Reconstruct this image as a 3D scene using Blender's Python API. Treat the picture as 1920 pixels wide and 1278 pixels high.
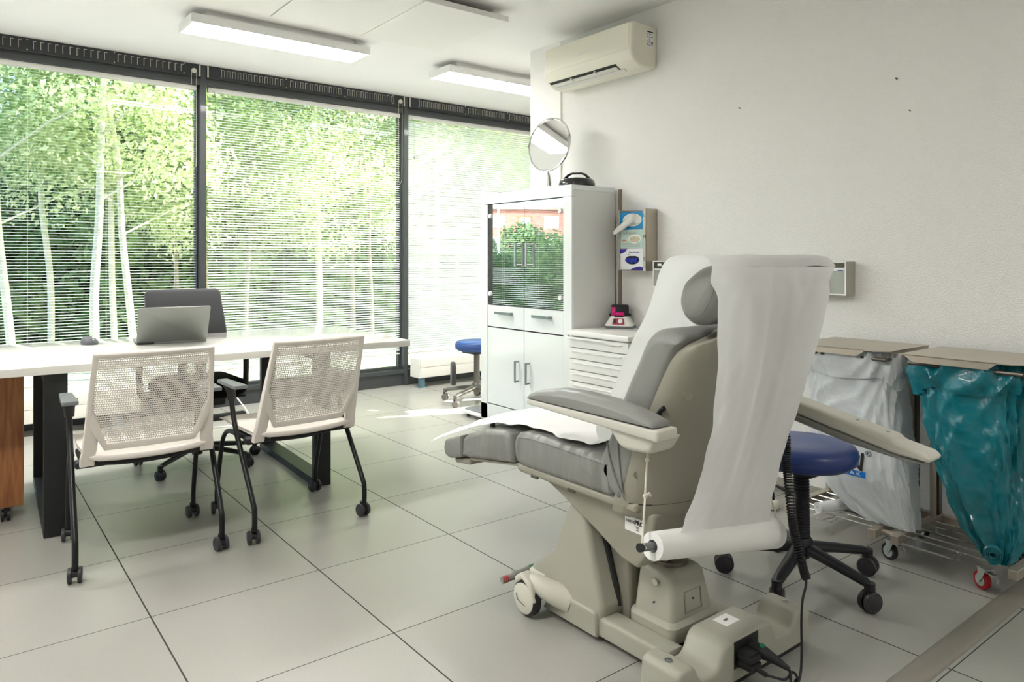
import bpy, bmesh, math, random
from mathutils import Vector, Matrix
from math import sin, cos, pi, radians, sqrt

for o in list(bpy.data.objects):
    bpy.data.objects.remove(o)
SC = bpy.context.scene
COL = SC.collection
random.seed(7)

# ---------------------------------------------------------------- camera
cam_d = bpy.data.cameras.new('camera')
cam_d.sensor_width = 36.0
cam_d.lens = 1358.7 * 36.0 / 1920.0
cam_d.shift_y = -155.5 / 1920.0
cam_d.clip_start = 0.05
cam_d.clip_end = 300
cam = bpy.data.objects.new('camera', cam_d)
COL.objects.link(cam)
cam.location = (0, 0, 1.217)
cam.rotation_euler = (pi / 2, 0, -0.66143)
SC.camera = cam

# ---------------------------------------------------------------- colour management
SC.view_settings.view_transform = 'Standard'
SC.view_settings.look = 'None'
SC.view_settings.gamma = 1.0
SC.view_settings.use_curve_mapping = False
SC.view_settings.exposure = 1.95

# ---------------------------------------------------------------- world, sun
SUN_AZ = Vector((0.935, -0.355, 0)).normalized()
SUN_EL = radians(36)
LED = 13.5
w = bpy.data.worlds.new('sky')
SC.world = w
w.use_nodes = True
nt = w.node_tree
nt.nodes.clear()
wo = nt.nodes.new('ShaderNodeOutputWorld')
bg = nt.nodes.new('ShaderNodeBackground')
sky = nt.nodes.new('ShaderNodeTexSky')
try:
    sky.sky_type = 'NISHITA'
    sky.sun_disc = False
    sky.sun_elevation = SUN_EL
    sky.sun_rotation = math.atan2(SUN_AZ.x, SUN_AZ.y)
    sky.air_density = 1.0
    sky.dust_density = 2.5
except Exception:
    pass
bg.inputs['Strength'].default_value = 0.36
nt.links.new(sky.outputs[0], bg.inputs[0])
nt.links.new(bg.outputs[0], wo.inputs[0])
sd = bpy.data.lights.new('sun', 'SUN')
sd.energy = 5.8
sd.angle = radians(0.6)
sd.color = (1.0, 0.96, 0.88)
so = bpy.data.objects.new('sun', sd)
COL.objects.link(so)
sdir = Vector((SUN_AZ.x * cos(SUN_EL), SUN_AZ.y * cos(SUN_EL), sin(SUN_EL)))
so.rotation_euler = sdir.to_track_quat('Z', 'Y').to_euler()
so.location = (8, -4, 9)

# ---------------------------------------------------------------- materials
def lin(c):
    if isinstance(c, str):
        c = [int(c[i:i + 2], 16) / 255 for i in (0, 2, 4)]
    return tuple(((v / 12.92) if v <= 0.04045 else ((v + 0.055) / 1.055) ** 2.4) for v in c) + (1.0,)

MATS = {}
def mat(name, col='808080', rough=0.5, metal=0.0, spec=0.5, coat=0.0, emit=0.0, ecol=None,
        bump=None, var=None, trans=0.0, ior=1.45, sheen=0.0, twosided=0.0, alpha=1.0):
    """bump = (scale, strength, detail); var = (scale, amount) brightness variation; twosided = translucent mix"""
    m = bpy.data.materials.new(name)
    MATS[name] = m
    m.use_nodes = True
    n = m.node_tree.nodes
    l = m.node_tree.links
    p = n['Principled BSDF']
    out = n['Material Output']
    p.inputs['Base Color'].default_value = lin(col)
    p.inputs['Roughness'].default_value = rough
    p.inputs['Metallic'].default_value = metal
    p.inputs['Specular IOR Level'].default_value = spec
    p.inputs['Coat Weight'].default_value = coat
    p.inputs['Coat Roughness'].default_value = 0.06
    p.inputs['Transmission Weight'].default_value = trans
    p.inputs['IOR'].default_value = ior
    p.inputs['Alpha'].default_value = alpha
    p.inputs['Sheen Weight'].default_value = sheen
    if emit:
        p.inputs['Emission Color'].default_value = lin(ecol or col)
        p.inputs['Emission Strength'].default_value = emit
    tc = None
    if bump or var:
        tc = n.new('ShaderNodeTexCoord')
    if bump:
        t = n.new('ShaderNodeTexNoise')
        t.inputs['Scale'].default_value = bump[0]
        t.inputs['Detail'].default_value = bump[2] if len(bump) > 2 else 3
        b = n.new('ShaderNodeBump')
        b.inputs['Strength'].default_value = bump[1]
        b.inputs['Distance'].default_value = bump[3] if len(bump) > 3 else 0.004
        l.new(tc.outputs['Object'], t.inputs['Vector'])
        l.new(t.outputs['Fac'], b.inputs['Height'])
        l.new(b.outputs['Normal'], p.inputs['Normal'])
    if var:
        t = n.new('ShaderNodeTexNoise')
        t.inputs['Scale'].default_value = var[0]
        t.inputs['Detail'].default_value = 4
        mr = n.new('ShaderNodeMapRange')
        mr.inputs['From Min'].default_value = 0.3
        mr.inputs['From Max'].default_value = 0.7
        mr.inputs['To Min'].default_value = 1 - var[1]
        mr.inputs['To Max'].default_value = 1 + var[1]
        mx = n.new('ShaderNodeVectorMath')
        mx.operation = 'SCALE'
        mx.inputs[0].default_value = lin(col)[:3]
        l.new(tc.outputs['Object'], t.inputs['Vector'])
        l.new(t.outputs['Fac'], mr.inputs['Value'])
        l.new(mr.outputs[0], mx.inputs['Scale'])
        l.new(mx.outputs[0], p.inputs['Base Color'])
    if twosided:
        tr = n.new('ShaderNodeBsdfTranslucent')
        tr.inputs['Color'].default_value = lin(col)
        ms = n.new('ShaderNodeMixShader')
        ms.inputs[0].default_value = twosided
        l.new(p.outputs[0], ms.inputs[1])
        l.new(tr.outputs[0], ms.inputs[2])
        l.new(ms.outputs[0], out.inputs[0])
    return m

mat('wall_paint', 'EFEEEA', 0.85, spec=0.2, bump=(150, 0.7, 4, 0.007))
mat('ceiling_paint', 'F3F2EF', 0.9, spec=0.2, bump=(180, 0.25, 3, 0.003))
mat('panel_white', 'F0EFEA', 0.7, spec=0.3)
mat('lamp_body', 'F0F0EE', 0.5)
mat('led', 'FFFFFF', 0.5, emit=LED, ecol='FFFCF8')
mat('dark_frame', '45484A', 0.42, metal=0.2, coat=0.2)
mat('vent_dark', '34373A', 0.45)
mat('slot_lip', 'C9C5BA', 0.5)
mat('clip_cream', 'D9D6C8', 0.5)
mat('slat', 'F4F7F8', 0.45, spec=0.4, twosided=0.28)
mat('rail_white', 'E8E8E2', 0.45)
mat('cord', 'DEDBCB', 0.7)
mat('cord_dark', '4A4C4E', 0.7)
mat('radiator', 'EDEBE3', 0.4)
mat('radiator_leg', '5D7C88', 0.5)
mat('desk_white', 'E2E1DA', 0.06, spec=0.6, coat=0.6)
mat('desk_steel', '232526', 0.48, metal=0.2)
mat('chair_white', 'E0D9D1', 0.42, spec=0.4)
mat('black_metal', '1D1E20', 0.38, metal=0.3)
mat('black_plastic', '1C1C1E', 0.48)
mat('wheel_dark', '38363A', 0.42)
mat('pad_grey', '6E7274', 0.35)
mat('fabric_dark', '3E3F41', 0.9, spec=0.1, bump=(900, 0.4, 2, 0.002), sheen=0.3)
mat('fabric_black', '141516', 0.9, spec=0.1)
mat('laptop', '8E908D', 0.42, metal=0.6)
mat('laptop_dark', '27282A', 0.4)
mat('mouse_grey', '5A5C60', 0.5)
mat('chrome', 'E6E6E6', 0.08, metal=1.0)
mat('mirror_glass', 'FAFAFA', 0.01, metal=1.0)
mat('cab_white', 'ECF0EE', 0.1, spec=0.55, coat=0.5)
mat('cab_side', 'E4E4E0', 0.22, spec=0.5)
mat('cab_inside', 'C9CDC9', 0.5)
mat('handle_grey', '8C9694', 0.3, metal=0.7)
mat('handle_end', '5C5852', 0.35, metal=0.5)
mat('drawer_white', 'F0F0EC', 0.3, spec=0.45)
mat('drawer_side', 'C9C8C2', 0.4)
mat('stainless', 'BDB4A6', 0.36, metal=0.6, var=(3, 0.06))
mat('stainless_dark', '6C675F', 0.38, metal=0.85)
mat('rod_steel', 'D8D5CF', 0.22, metal=0.95)
mat('ac_white', 'E9E6D6', 0.35)
mat('ac_dark', '2A2A26', 0.6)
mat('ac_flap', 'D3D2CA', 0.4)
mat('ink_black', '17181A', 0.6)
mat('ink_grey', '7E7F7C', 0.6)
mat('ink_white', 'F6F6F2', 0.5)
mat('label_white', 'F1F1EE', 0.5)
mat('shell_beige', '9C998B', 0.42, spec=0.45, bump=(700, 0.12, 2, 0.002))
mat('seam_grey', '6E6E6A', 0.5)
mat('shell_dark', '928F82', 0.42, spec=0.45)
mat('base_beige', 'AAA99B', 0.36, spec=0.45, bump=(600, 0.08, 2, 0.002))
mat('base_white', 'D2D0C2', 0.36)
mat('arm_plastic', 'CFCDC2', 0.34)
mat('leather', '8A8A86', 0.36, spec=0.5, bump=(420, 0.10, 3, 0.002), var=(5, 0.05))
mat('paper', 'F8F8F7', 0.8, spec=0.15, twosided=0.26, bump=(60, 0.15, 4, 0.004))
mat('paper_thin', 'FAFAF9', 0.8, spec=0.1, twosided=0.55)
mat('paper_opaque', 'F3F2F1', 0.8, spec=0.15, bump=(60, 0.15, 4, 0.004))
mat('paper_roll', 'F4F3F0', 0.85, spec=0.1)
mat('cord_white', 'D8D2C4', 0.85)
mat('red_mark', 'B0303A', 0.5)
mat('green_mark', '1E7A58', 0.5)
mat('lever_grey', '8C8D86', 0.45)
mat('stool_blue', '263A78', 0.33, spec=0.5, coat=0.15)
mat('stool_blue_far', '2C4C88', 0.4)
mat('stool_black', '202024', 0.42)
mat('stool_grey', '77756F', 0.35, metal=0.4)
mat('rubber_red', 'B01828', 0.45)
mat('rubber_black', '222425', 0.5)
mat('zinc', 'C4C8C6', 0.28, metal=0.9)
mat('teal_bag', '0F7C8A', 0.26, spec=0.55, coat=0.3, bump=(9, 0.6, 4, 0.02), var=(4, 0.22), twosided=0.15)
mat('teal_bag_in', '0B5266', 0.3, coat=0.3, bump=(12, 0.6, 4, 0.02))
mat('white_bag', 'EFF2F3', 0.3, spec=0.5, coat=0.2, bump=(10, 0.6, 4, 0.02), twosided=0.35)
mat('bag_filling', '8FA2BE', 0.7, var=(6, 0.3))
mat('bag_blue', '1579D8', 0.4)
mat('pink', 'D8207E', 0.35)
mat('crimson', 'A8284E', 0.35)
mat('glove_blue', '2B3FB0', 0.5)
mat('box_blue', '1E8FCB', 0.5)
mat('box_green', 'BFD8D0', 0.5)
mat('box_white', 'EDEEF0', 0.5)
mat('box_purple', '3C2A98', 0.5)
mat('orange', 'E08850', 0.5)
mat('tissue', 'F2F1EC', 0.9, twosided=0.2)
mat('glove_cream', 'D8D0B8', 0.7)
mat('clear_plastic', 'C6CCC0', 0.15, trans=0.0, alpha=0.45)
mat('case_black', '1B1E22', 0.18, coat=0.5)
mat('floor_strip', '8E897F', 0.34, spec=0.45)
mat('skirting', '9C9C92', 0.5)
mat('alu_trim', 'B8B4A8', 0.4)
mat('brown_strip', '8D7C70', 0.7)
mat('cab_sheet', 'E9EEEE', 0.6)
mat('bark', 'E6DDCE', 0.85, bump=(30, 0.5), var=(9, 0.15))
mat('bark_grey', 'A49A86', 0.85, var=(9, 0.2))
mat('leaf_a', 'D6DEB0', 0.55, twosided=0.45, var=(1.2, 0.35))
mat('leaf_b', 'A2BC7E', 0.55, twosided=0.45, var=(1.2, 0.35))
mat('leaf_c', '6C8C54', 0.6, twosided=0.4, var=(0.9, 0.35))
mat('grass', 'C3C5B4', 0.9, var=(3, 0.35), bump=(12, 0.8, 4, 0.08))
mat('brick', 'A8706A', 0.8)
mat('roof', '8D8482', 0.8)
mat('win_frame', 'E8643C', 0.6)
mat('win_pane', '8C98A0', 0.2)
mat('concrete', 'C8C6C0', 0.8)

def thin_glass(name, tint, refl=1.0):
    m = bpy.data.materials.new(name)
    MATS[name] = m
    m.use_nodes = True
    n = m.node_tree.nodes
    l = m.node_tree.links
    n.remove(n['Principled BSDF'])
    out = n['Material Output']
    t = n.new('ShaderNodeBsdfTransparent')
    t.inputs[0].default_value = lin(tint)
    g = n.new('ShaderNodeBsdfGlossy')
    g.inputs['Roughness'].default_value = 0.0
    f = n.new('ShaderNodeFresnel')
    f.inputs[0].default_value = 1.5
    mu = n.new('ShaderNodeMath')
    mu.operation = 'MULTIPLY'
    mu.inputs[1].default_value = refl
    mu.use_clamp = True
    ms = n.new('ShaderNodeMixShader')
    l.new(f.outputs[0], mu.inputs[0])
    l.new(mu.outputs[0], ms.inputs[0])
    l.new(t.outputs[0], ms.inputs[1])
    l.new(g.outputs[0], ms.inputs[2])
    l.new(ms.outputs[0], out.inputs[0])
    return m
thin_glass('window_glass', 'DBE2DE', 0.35)
thin_glass('cabinet_glass', 'B4C2BA', 16.0)

def tile_material():
    m = bpy.data.materials.new('floor_tiles')
    MATS['floor_tiles'] = m
    m.use_nodes = True
    n = m.node_tree.nodes
    l = m.node_tree.links
    p = n['Principled BSDF']
    tc = n.new('ShaderNodeTexCoord')
    sep = n.new('ShaderNodeSeparateXYZ')
    l.new(tc.outputs['Object'], sep.inputs[0])
    def math(op, a, b=None, c=None):
        k = n.new('ShaderNodeMath')
        k.operation = op
        for i, v in enumerate((a, b, c)):
            if v is None:
                continue
            if isinstance(v, (int, float)):
                k.inputs[i].default_value = v
            else:
                l.new(v, k.inputs[i])
        return k.outputs[0]
    def line(coord, off, width):
        a = math('SUBTRACT', coord, off)
        a = math('DIVIDE', a, 0.6)
        fr = math('FRACT', math('ADD', a, 100.5))
        d = math('ABSOLUTE', math('SUBTRACT', fr, 0.5))
        return math('LESS_THAN', d, width / 0.6 / 2), math('FLOOR', math('ADD', a, 100.0))
    lx, ix = line(sep.outputs[0], 0.543, 0.0050)
    ly, iy = line(sep.outputs[1], 3.893, 0.0034)
    grout = math('MAXIMUM', lx, ly)
    cmb = n.new('ShaderNodeCombineXYZ')
    l.new(ix, cmb.inputs[0])
    l.new(iy, cmb.inputs[1])
    wn = n.new('ShaderNodeTexWhiteNoise')
    wn.noise_dimensions = '2D'
    l.new(cmb.outputs[0], wn.inputs['Vector'])
    n1 = n.new('ShaderNodeTexNoise')
    n1.inputs['Scale'].default_value = 5
    n1.inputs['Detail'].default_value = 8
    n1.inputs['Roughness'].default_value = 0.65
    l.new(tc.outputs['Object'], n1.inputs['Vector'])
    n2 = n.new('ShaderNodeTexNoise')
    n2.inputs['Scale'].default_value = 130
    n2.inputs['Detail'].default_value = 3
    l.new(tc.outputs['Object'], n2.inputs['Vector'])
    v = math('MULTIPLY_ADD', n1.outputs['Fac'], 0.05, 0.975)
    v = math('ADD', v, math('MULTIPLY', math('SUBTRACT', n2.outputs['Fac'], 0.5), 0.16))
    v = math('ADD', v, math('MULTIPLY', math('SUBTRACT', wn.outputs['Value'], 0.5), 0.05))
    sc = n.new('ShaderNodeVectorMath')
    sc.operation = 'SCALE'
    sc.inputs[0].default_value = lin('A8A7A0')[:3]
    l.new(v, sc.inputs['Scale'])
    mx = n.new('ShaderNodeMix')
    mx.data_type = 'RGBA'
    l.new(grout, mx.inputs['Factor'])
    l.new(sc.outputs[0], mx.inputs['A'])
    mx.inputs['B'].default_value = lin('33332F')
    l.new(mx.outputs['Result'], p.inputs['Base Color'])
    r = math('MULTIPLY_ADD', grout, 0.4, 0.28)
    l.new(r, p.inputs['Roughness'])
    p.inputs['Specular IOR Level'].default_value = 0.4
    b = n.new('ShaderNodeBump')
    b.inputs['Strength'].default_value = 0.12
    b.inputs['Distance'].default_value = 0.002
    l.new(n2.outputs['Fac'], b.inputs['Height'])
    l.new(b.outputs['Normal'], p.inputs['Normal'])
tile_material()

def wood_material():
    m = mat('wood', '9A6238', 0.45)
    n = m.node_tree.nodes
    l = m.node_tree.links
    p = n['Principled BSDF']
    tc = n.new('ShaderNodeTexCoord')
    mp = n.new('ShaderNodeMapping')
    mp.inputs['Scale'].default_value = (22, 22, 2.0)
    t = n.new('ShaderNodeTexNoise')
    t.inputs['Scale'].default_value = 3
    t.inputs['Detail'].default_value = 6
    cr = n.new('ShaderNodeValToRGB')
    cr.color_ramp.elements[0].position = 0.3
    cr.color_ramp.elements[0].color = lin('855032')
    cr.color_ramp.elements[1].position = 0.7
    cr.color_ramp.elements[1].color = lin('AE7647')
    l.new(tc.outputs['Object'], mp.inputs[0])
    l.new(mp.outputs[0], t.inputs['Vector'])
    l.new(t.outputs['Fac'], cr.inputs[0])
    l.new(cr.outputs[0], p.inputs['Base Color'])
wood_material()

def creased_leather():
    # leather with diagonal pull folds pressed into it
    m = mat('leather_creased', '8A8A86', 0.36, spec=0.5, var=(5, 0.05))
    n = m.node_tree.nodes
    l = m.node_tree.links
    p = n['Principled BSDF']
    tc = n.new('ShaderNodeTexCoord')
    mp = n.new('ShaderNodeMapping')
    mp.inputs['Rotation'].default_value = (radians(38), 0, 0)
    mp.inputs['Scale'].default_value = (2.0, 13, 2.6)
    t = n.new('ShaderNodeTexNoise')
    t.inputs['Scale'].default_value = 1.0
    t.inputs['Detail'].default_value = 1.5
    t.inputs['Roughness'].default_value = 0.4
    b = n.new('ShaderNodeBump')
    b.inputs['Strength'].default_value = 1.0
    b.inputs['Distance'].default_value = 0.05
    l.new(tc.outputs['Object'], mp.inputs[0])
    l.new(mp.outputs[0], t.inputs['Vector'])
    l.new(t.outputs['Fac'], b.inputs['Height'])
    l.new(b.outputs['Normal'], p.inputs['Normal'])
creased_leather()

# ---------------------------------------------------------------- geometry helpers
def BM():
    return bmesh.new()

def box(bm, x0, x1, y0, y1, z0, z1):
    v = [bm.verts.new((x, y, z)) for z in (z0, z1) for y in (y0, y1) for x in (x0, x1)]
    for f in ((0, 2, 3, 1), (4, 5, 7, 6), (0, 1, 5, 4), (2, 6, 7, 3), (0, 4, 6, 2), (1, 3, 7, 5)):
        bm.faces.new([v[i] for i in f])
    return bm

def obox(bm, c, size, M=None):
    v = []
    for z in (-.5, .5):
        for y in (-.5, .5):
            for x in (-.5, .5):
                p = Vector((x * size[0], y * size[1], z * size[2]))
                if M is not None:
                    p = M @ p
                v.append(bm.verts.new(p + Vector(c)))
    for f in ((0, 2, 3, 1), (4, 5, 7, 6), (0, 1, 5, 4), (2, 6, 7, 3), (0, 4, 6, 2), (1, 3, 7, 5)):
        bm.faces.new([v[i] for i in f])
    return bm

def loft(bm, rings, cap=True, closed=True):
    R = [[bm.verts.new(p) for p in r] for r in rings]
    n = len(R[0])
    for a, b in zip(R, R[1:]):
        for i in range(n if closed else n - 1):
            j = (i + 1) % n
            bm.faces.new((a[i], a[j], b[j], b[i]))
    if cap:
        bm.faces.new(R[0][::-1])
        bm.faces.new(R[-1])
    return bm

def frame_for(d):
    d = d.normalized()
    up = Vector((0, 0, 1)) if abs(d.z) < 0.95 else Vector((1, 0, 0))
    a = d.cross(up).normalized()
    return a, d.cross(a).normalized()

def tube(bm, pts, r, seg=10, cap=True, flat=1.0):
    pts = [Vector(p) for p in pts]
    n = len(pts)
    rr = r if isinstance(r, (list, tuple)) else [r] * n
    rings = []
    a = b = None
    for i in range(n):
        d = (pts[min(i + 1, n - 1)] - pts[max(i - 1, 0)]).normalized()
        if a is None:
            a, b = frame_for(d)
        else:
            a = (a - d * a.dot(d)).normalized()
            b = d.cross(a).normalized()
        rings.append([pts[i] + (a * cos(t) + b * sin(t) * flat) * rr[i]
                      for t in [2 * pi * k / seg for k in range(seg)]])
    return loft(bm, rings, cap)

def cyl(bm, p0, p1, r0, r1=None, seg=24):
    return tube(bm, [p0, p1], [r0, r0 if r1 is None else r1], seg)

def spline(pts, n=8):
    """Catmull-Rom through points"""
    P = [Vector(p) for p in pts]
    P = [P[0] * 2 - P[1]] + P + [P[-1] * 2 - P[-2]]
    out = []
    for i in range(1, len(P) - 2):
        for k in range(n):
            t = k / n
            a, b, c, d = P[i - 1], P[i], P[i + 1], P[i + 2]
            out.append(0.5 * ((2 * b) + (c - a) * t + (2 * a - 5 * b + 4 * c - d) * t * t + (3 * b - a - 3 * c + d) * t ** 3))
    out.append(P[-2])
    return out

def lathe(bm, prof, c=(0, 0, 0), seg=32, M=None):
    c = Vector(c)
    rings = []
    for r, z in prof:
        ring = []
        for k in range(seg):
            t = 2 * pi * k / seg
            p = Vector((max(r, 1e-4) * cos(t), max(r, 1e-4) * sin(t), z))
            if M is not None:
                p = M @ p
            ring.append(p + c)
        rings.append(ring)
    return loft(bm, rings, True)

def rpoly(pts, r, n=4):
    """round the corners of a 2D polygon; r number or list"""
    out = []
    N = len(pts)
    for i in range(N):
        p0, p1, p2 = Vector(pts[i - 1]), Vector(pts[i]), Vector(pts[(i + 1) % N])
        ri = r[i] if isinstance(r, (list, tuple)) else r
        a, b = (p0 - p1), (p2 - p1)
        q = min(ri, a.length * 0.45, b.length * 0.45)
        if q < 1e-5:
            out.append(tuple(p1))
            continue
        A = p1 + a.normalized() * q
        B = p1 + b.normalized() * q
        for k in range(n + 1):
            t = k / n
            out.append(tuple((1 - t) ** 2 * A + 2 * t * (1 - t) * p1 + t * t * B))
    return out

def area2(p):
    return sum(p[i - 1][0] * p[i][1] - p[i][0] * p[i - 1][1] for i in range(len(p)))

def inset_plan(p):
    """for a 2D polygon: inward normals and how far each vertex may move without crossing"""
    s = 1 if area2(p) > 0 else -1
    P = [Vector(q) for q in p]
    N = len(P)
    nr = []
    for i in range(N):
        k = 1
        while k < N and (P[i - k] - P[i]).length < 1e-6:
            k += 1
        m_ = 1
        while m_ < N and (P[(i + m_) % N] - P[i]).length < 1e-6:
            m_ += 1
        e1, e2 = P[i] - P[i - k], P[(i + m_) % N] - P[i]
        n1 = Vector((-e1.y, e1.x)).normalized() * s
        n2 = Vector((-e2.y, e2.x)).normalized() * s
        n = n1 + n2
        nr.append(n.normalized() if n.length > 1e-6 else n1)
    lim = []
    for i in range(N):
        o, n = P[i], nr[i]
        best = 9.0
        for k in range(N):
            a, b = P[k], P[(k + 1) % N]
            if k == i or (k + 1) % N == i:
                continue
            d = b - a
            den = n.x * d.y - n.y * d.x
            if abs(den) < 1e-9:
                continue
            w = a - o
            t = (w.x * d.y - w.y * d.x) / den
            u = (w.x * n.y - w.y * n.x) / den
            if t > 1e-5 and -1e-6 <= u <= 1 + 1e-6:
                best = min(best, t)
        lim.append(best * .40)
    for i in range(N):
        j = (i + 1) % N
        L_ = (P[j] - P[i]).length
        dn = (nr[j] - nr[i])
        conv = -(P[j] - P[i]).dot(dn)
        if L_ > 1e-6 and conv > 1e-9:
            q = .9 * L_ * L_ / conv
            lim[i] = min(lim[i], q)
            lim[j] = min(lim[j], q)
    for rep in range(2):
        for i in list(range(N)) + list(range(N)):
            lim[i] = min(lim[i], lim[i - 1] + .45 * (P[i] - P[i - 1]).length)
        for i in list(range(N - 1, -1, -1)) * 2:
            j = (i + 1) % N
            lim[i] = min(lim[i], lim[j] + .45 * (P[i] - P[j]).length)
    return P, nr, lim

def shrink(p, d):
    P, nr, lim = inset_plan(p)
    return [tuple(q + n * (d if d < l_ * .5 else l_ - (l_ * .5) * math.exp(-(d - l_ * .5) / (l_ * .5 + 1e-9)))) for q, n, l_ in zip(P, nr, lim)]

def rext(bm, poly, axis, a, b, r=0.0, n=4, M=None, tr=None):
    """extrude polygon along axis from a to b, rounding the end edges by r"""
    if r > 0:
        r = min(r, abs(b - a) * 0.49)
        st = [(a + (r - r * cos(t)) * (1 if b > a else -1), r - r * sin(t)) for t in [pi / 2 * k / n for k in range(n + 1)]]
        # at t=0: x=a, inset=r ; at t=pi/2: x=a+r, inset 0
        en = [(b - (r - r * cos(t)) * (1 if b > a else -1), r - r * sin(t)) for t in [pi / 2 * k / n for k in range(n, -1, -1)]]
        S = st + en
    else:
        S = [(a, 0), (b, 0)]
    rings = []
    for x, d in S:
        q = shrink(poly, d) if d > 1e-6 else poly
        ring = []
        for u, v in q:
            p = Vector((x, u, v)) if axis == 'X' else Vector((u, x, v)) if axis == 'Y' else Vector((u, v, x))
            if tr:
                p = Vector(tr(p))
            if M is not None:
                p = M @ p
            ring.append(p)
        rings.append(ring)
    return loft(bm, rings)

def rbox(bm, x0, x1, y0, y1, z0, z1, r=0.005, n=3, axis='Z', rc=None):
    rc = r if rc is None else rc
    if axis == 'Z':
        return rext(bm, rpoly([(x0, y0), (x1, y0), (x1, y1), (x0, y1)], rc, n), 'Z', z0, z1, r, n)
    if axis == 'X':
        return rext(bm, rpoly([(y0, z0), (y1, z0), (y1, z1), (y0, z1)], rc, n), 'X', x0, x1, r, n)
    return rext(bm, rpoly([(x0, z0), (x1, z0), (x1, z1), (x0, z1)], rc, n), 'Y', y0, y1, r, n)

def surf(bm, f, nu, nv, closed=False):
    V = [[bm.verts.new(f(i / nu, j / nv)) for j in range(nv + 1)] for i in range(nu + (0 if closed else 1))]
    for i in range(nu):
        for j in range(nv):
            k = (i + 1) % len(V)
            bm.faces.new((V[i][j], V[k][j], V[k][j + 1], V[i][j + 1]))
    return bm

def text(bm, s, size, M, ext=0.0006, align='CENTER', bold=0.0, sx=1.0):
    cu = bpy.data.curves.new('t', 'FONT')
    cu.body = s
    cu.size = size
    cu.extrude = ext
    cu.offset = bold
    cu.align_x = align
    cu.align_y = 'CENTER'
    cu.resolution_u = 3
    o = bpy.data.objects.new('t', cu)
    COL.objects.link(o)
    bpy.context.view_layer.update()
    me = bpy.data.meshes.new_from_object(o.evaluated_get(bpy.context.evaluated_depsgraph_get()))
    me.transform(M @ Matrix.Diagonal((sx, 1, 1, 1)))
    bm.from_mesh(me)
    bpy.data.objects.remove(o)
    bpy.data.curves.remove(cu)
    bpy.data.meshes.remove(me)
    return bm

# frames for text: local x -> first, local y -> second, normal -> third
def fr(o, x, y):
    x = Vector(x).normalized()
    y = Vector(y).normalized()
    z = x.cross(y)
    return Matrix(((x.x, y.x, z.x, o[0]), (x.y, y.y, z.y, o[1]), (x.z, y.z, z.z, o[2]), (0, 0, 0, 1)))

# ---------------------------------------------------------------- object helpers
ROOTM = {}
def rootm(o):
    while o.parent:
        o = o.parent
    return ROOTM[o.name]

def mkmesh(name, bm, m, smooth):
    bmesh.ops.recalc_face_normals(bm, faces=bm.faces)
    me = bpy.data.meshes.new(name)
    bm.to_mesh(me)
    bm.free()
    me.materials.append(MATS[m])
    if smooth:
        for p in me.polygons:
            p.use_smooth = True
        me.set_sharp_from_angle(angle=radians(smooth))
    return me

def bevel(o, wd, seg=2):
    b = o.modifiers.new('bevel', 'BEVEL')
    b.width = wd
    b.segments = seg
    b.limit_method = 'ANGLE'
    b.angle_limit = radians(40)

def tag(o, label=None, cat=None, group=None, kind=None):
    if label:
        o['label'] = label
    if cat:
        o['category'] = cat
    if group:
        o['group'] = group
    if kind:
        o['kind'] = kind
    return o

def thing(name, label, cat, loc, rz=0.0, group=None):
    o = bpy.data.objects.new(name, None)
    COL.objects.link(o)
    o.empty_display_size = 0.1
    o.location = loc
    o.rotation_euler = (0, 0, rz)
    ROOTM[o.name] = Matrix.Translation(Vector(loc)) @ Matrix.Rotation(rz, 4, 'Z')
    return tag(o, label, cat, group)

def part(name, bm, m, parent, label=None, smooth=35, bev=0, kind=None, solid=0, each=False):
    if each:
        bm.verts.ensure_lookup_table()
        seen = set()
        groups = []
        for v0 in bm.verts:
            if v0 in seen:
                continue
            st = [v0]
            seen.add(v0)
            g = []
            while st:
                v = st.pop()
                g.append(v)
                for e in v.link_edges:
                    w_ = e.other_vert(v)
                    if w_ not in seen:
                        seen.add(w_)
                        st.append(w_)
            groups.append(g)
        for g in groups:
            nb = bmesh.new()
            mp = {v: nb.verts.new(v.co) for v in g}
            fs = set(f for v in g for f in v.link_faces)
            for f in fs:
                try:
                    nb.faces.new([mp[v] for v in f.verts])
                except ValueError:
                    pass
            o = part(name, nb, m, parent, label, smooth, bev, kind, solid)
        bm.free()
        return o
    me = mkmesh(name, bm, m, smooth)
    me.transform(rootm(parent).inverted())
    o = bpy.data.objects.new(name, me)
    COL.objects.link(o)
    o.parent = parent
    if solid:
        s = o.modifiers.new('solid', 'SOLIDIFY')
        s.thickness = solid
        s.offset = 0
    if bev:
        bevel(o, bev)
    return tag(o, label, None, None, kind)

def single(name, bm, m, label=None, cat=None, group=None, kind=None, smooth=35, bev=0, solid=0):
    me = mkmesh(name, bm, m, smooth)
    xs = [v.co.x for v in me.vertices]
    ys = [v.co.y for v in me.vertices]
    zs = [v.co.z for v in me.vertices]
    c = Vector(((min(xs) + max(xs)) / 2, (min(ys) + max(ys)) / 2, min(zs)))
    if kind == 'structure':
        c = Vector((0, 0, 0))
    me.transform(Matrix.Translation(-c))
    o = bpy.data.objects.new(name, me)
    COL.objects.link(o)
    o.location = c
    ROOTM[o.name] = Matrix.Translation(c)
    if solid:
        s = o.modifiers.new('solid', 'SOLIDIFY')
        s.thickness = solid
        s.offset = 0
    if bev:
        bevel(o, bev)
    return tag(o, label, cat, group, kind)

def children(o):
    return [c for c in KIDS.get(o.name, [])]

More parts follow.
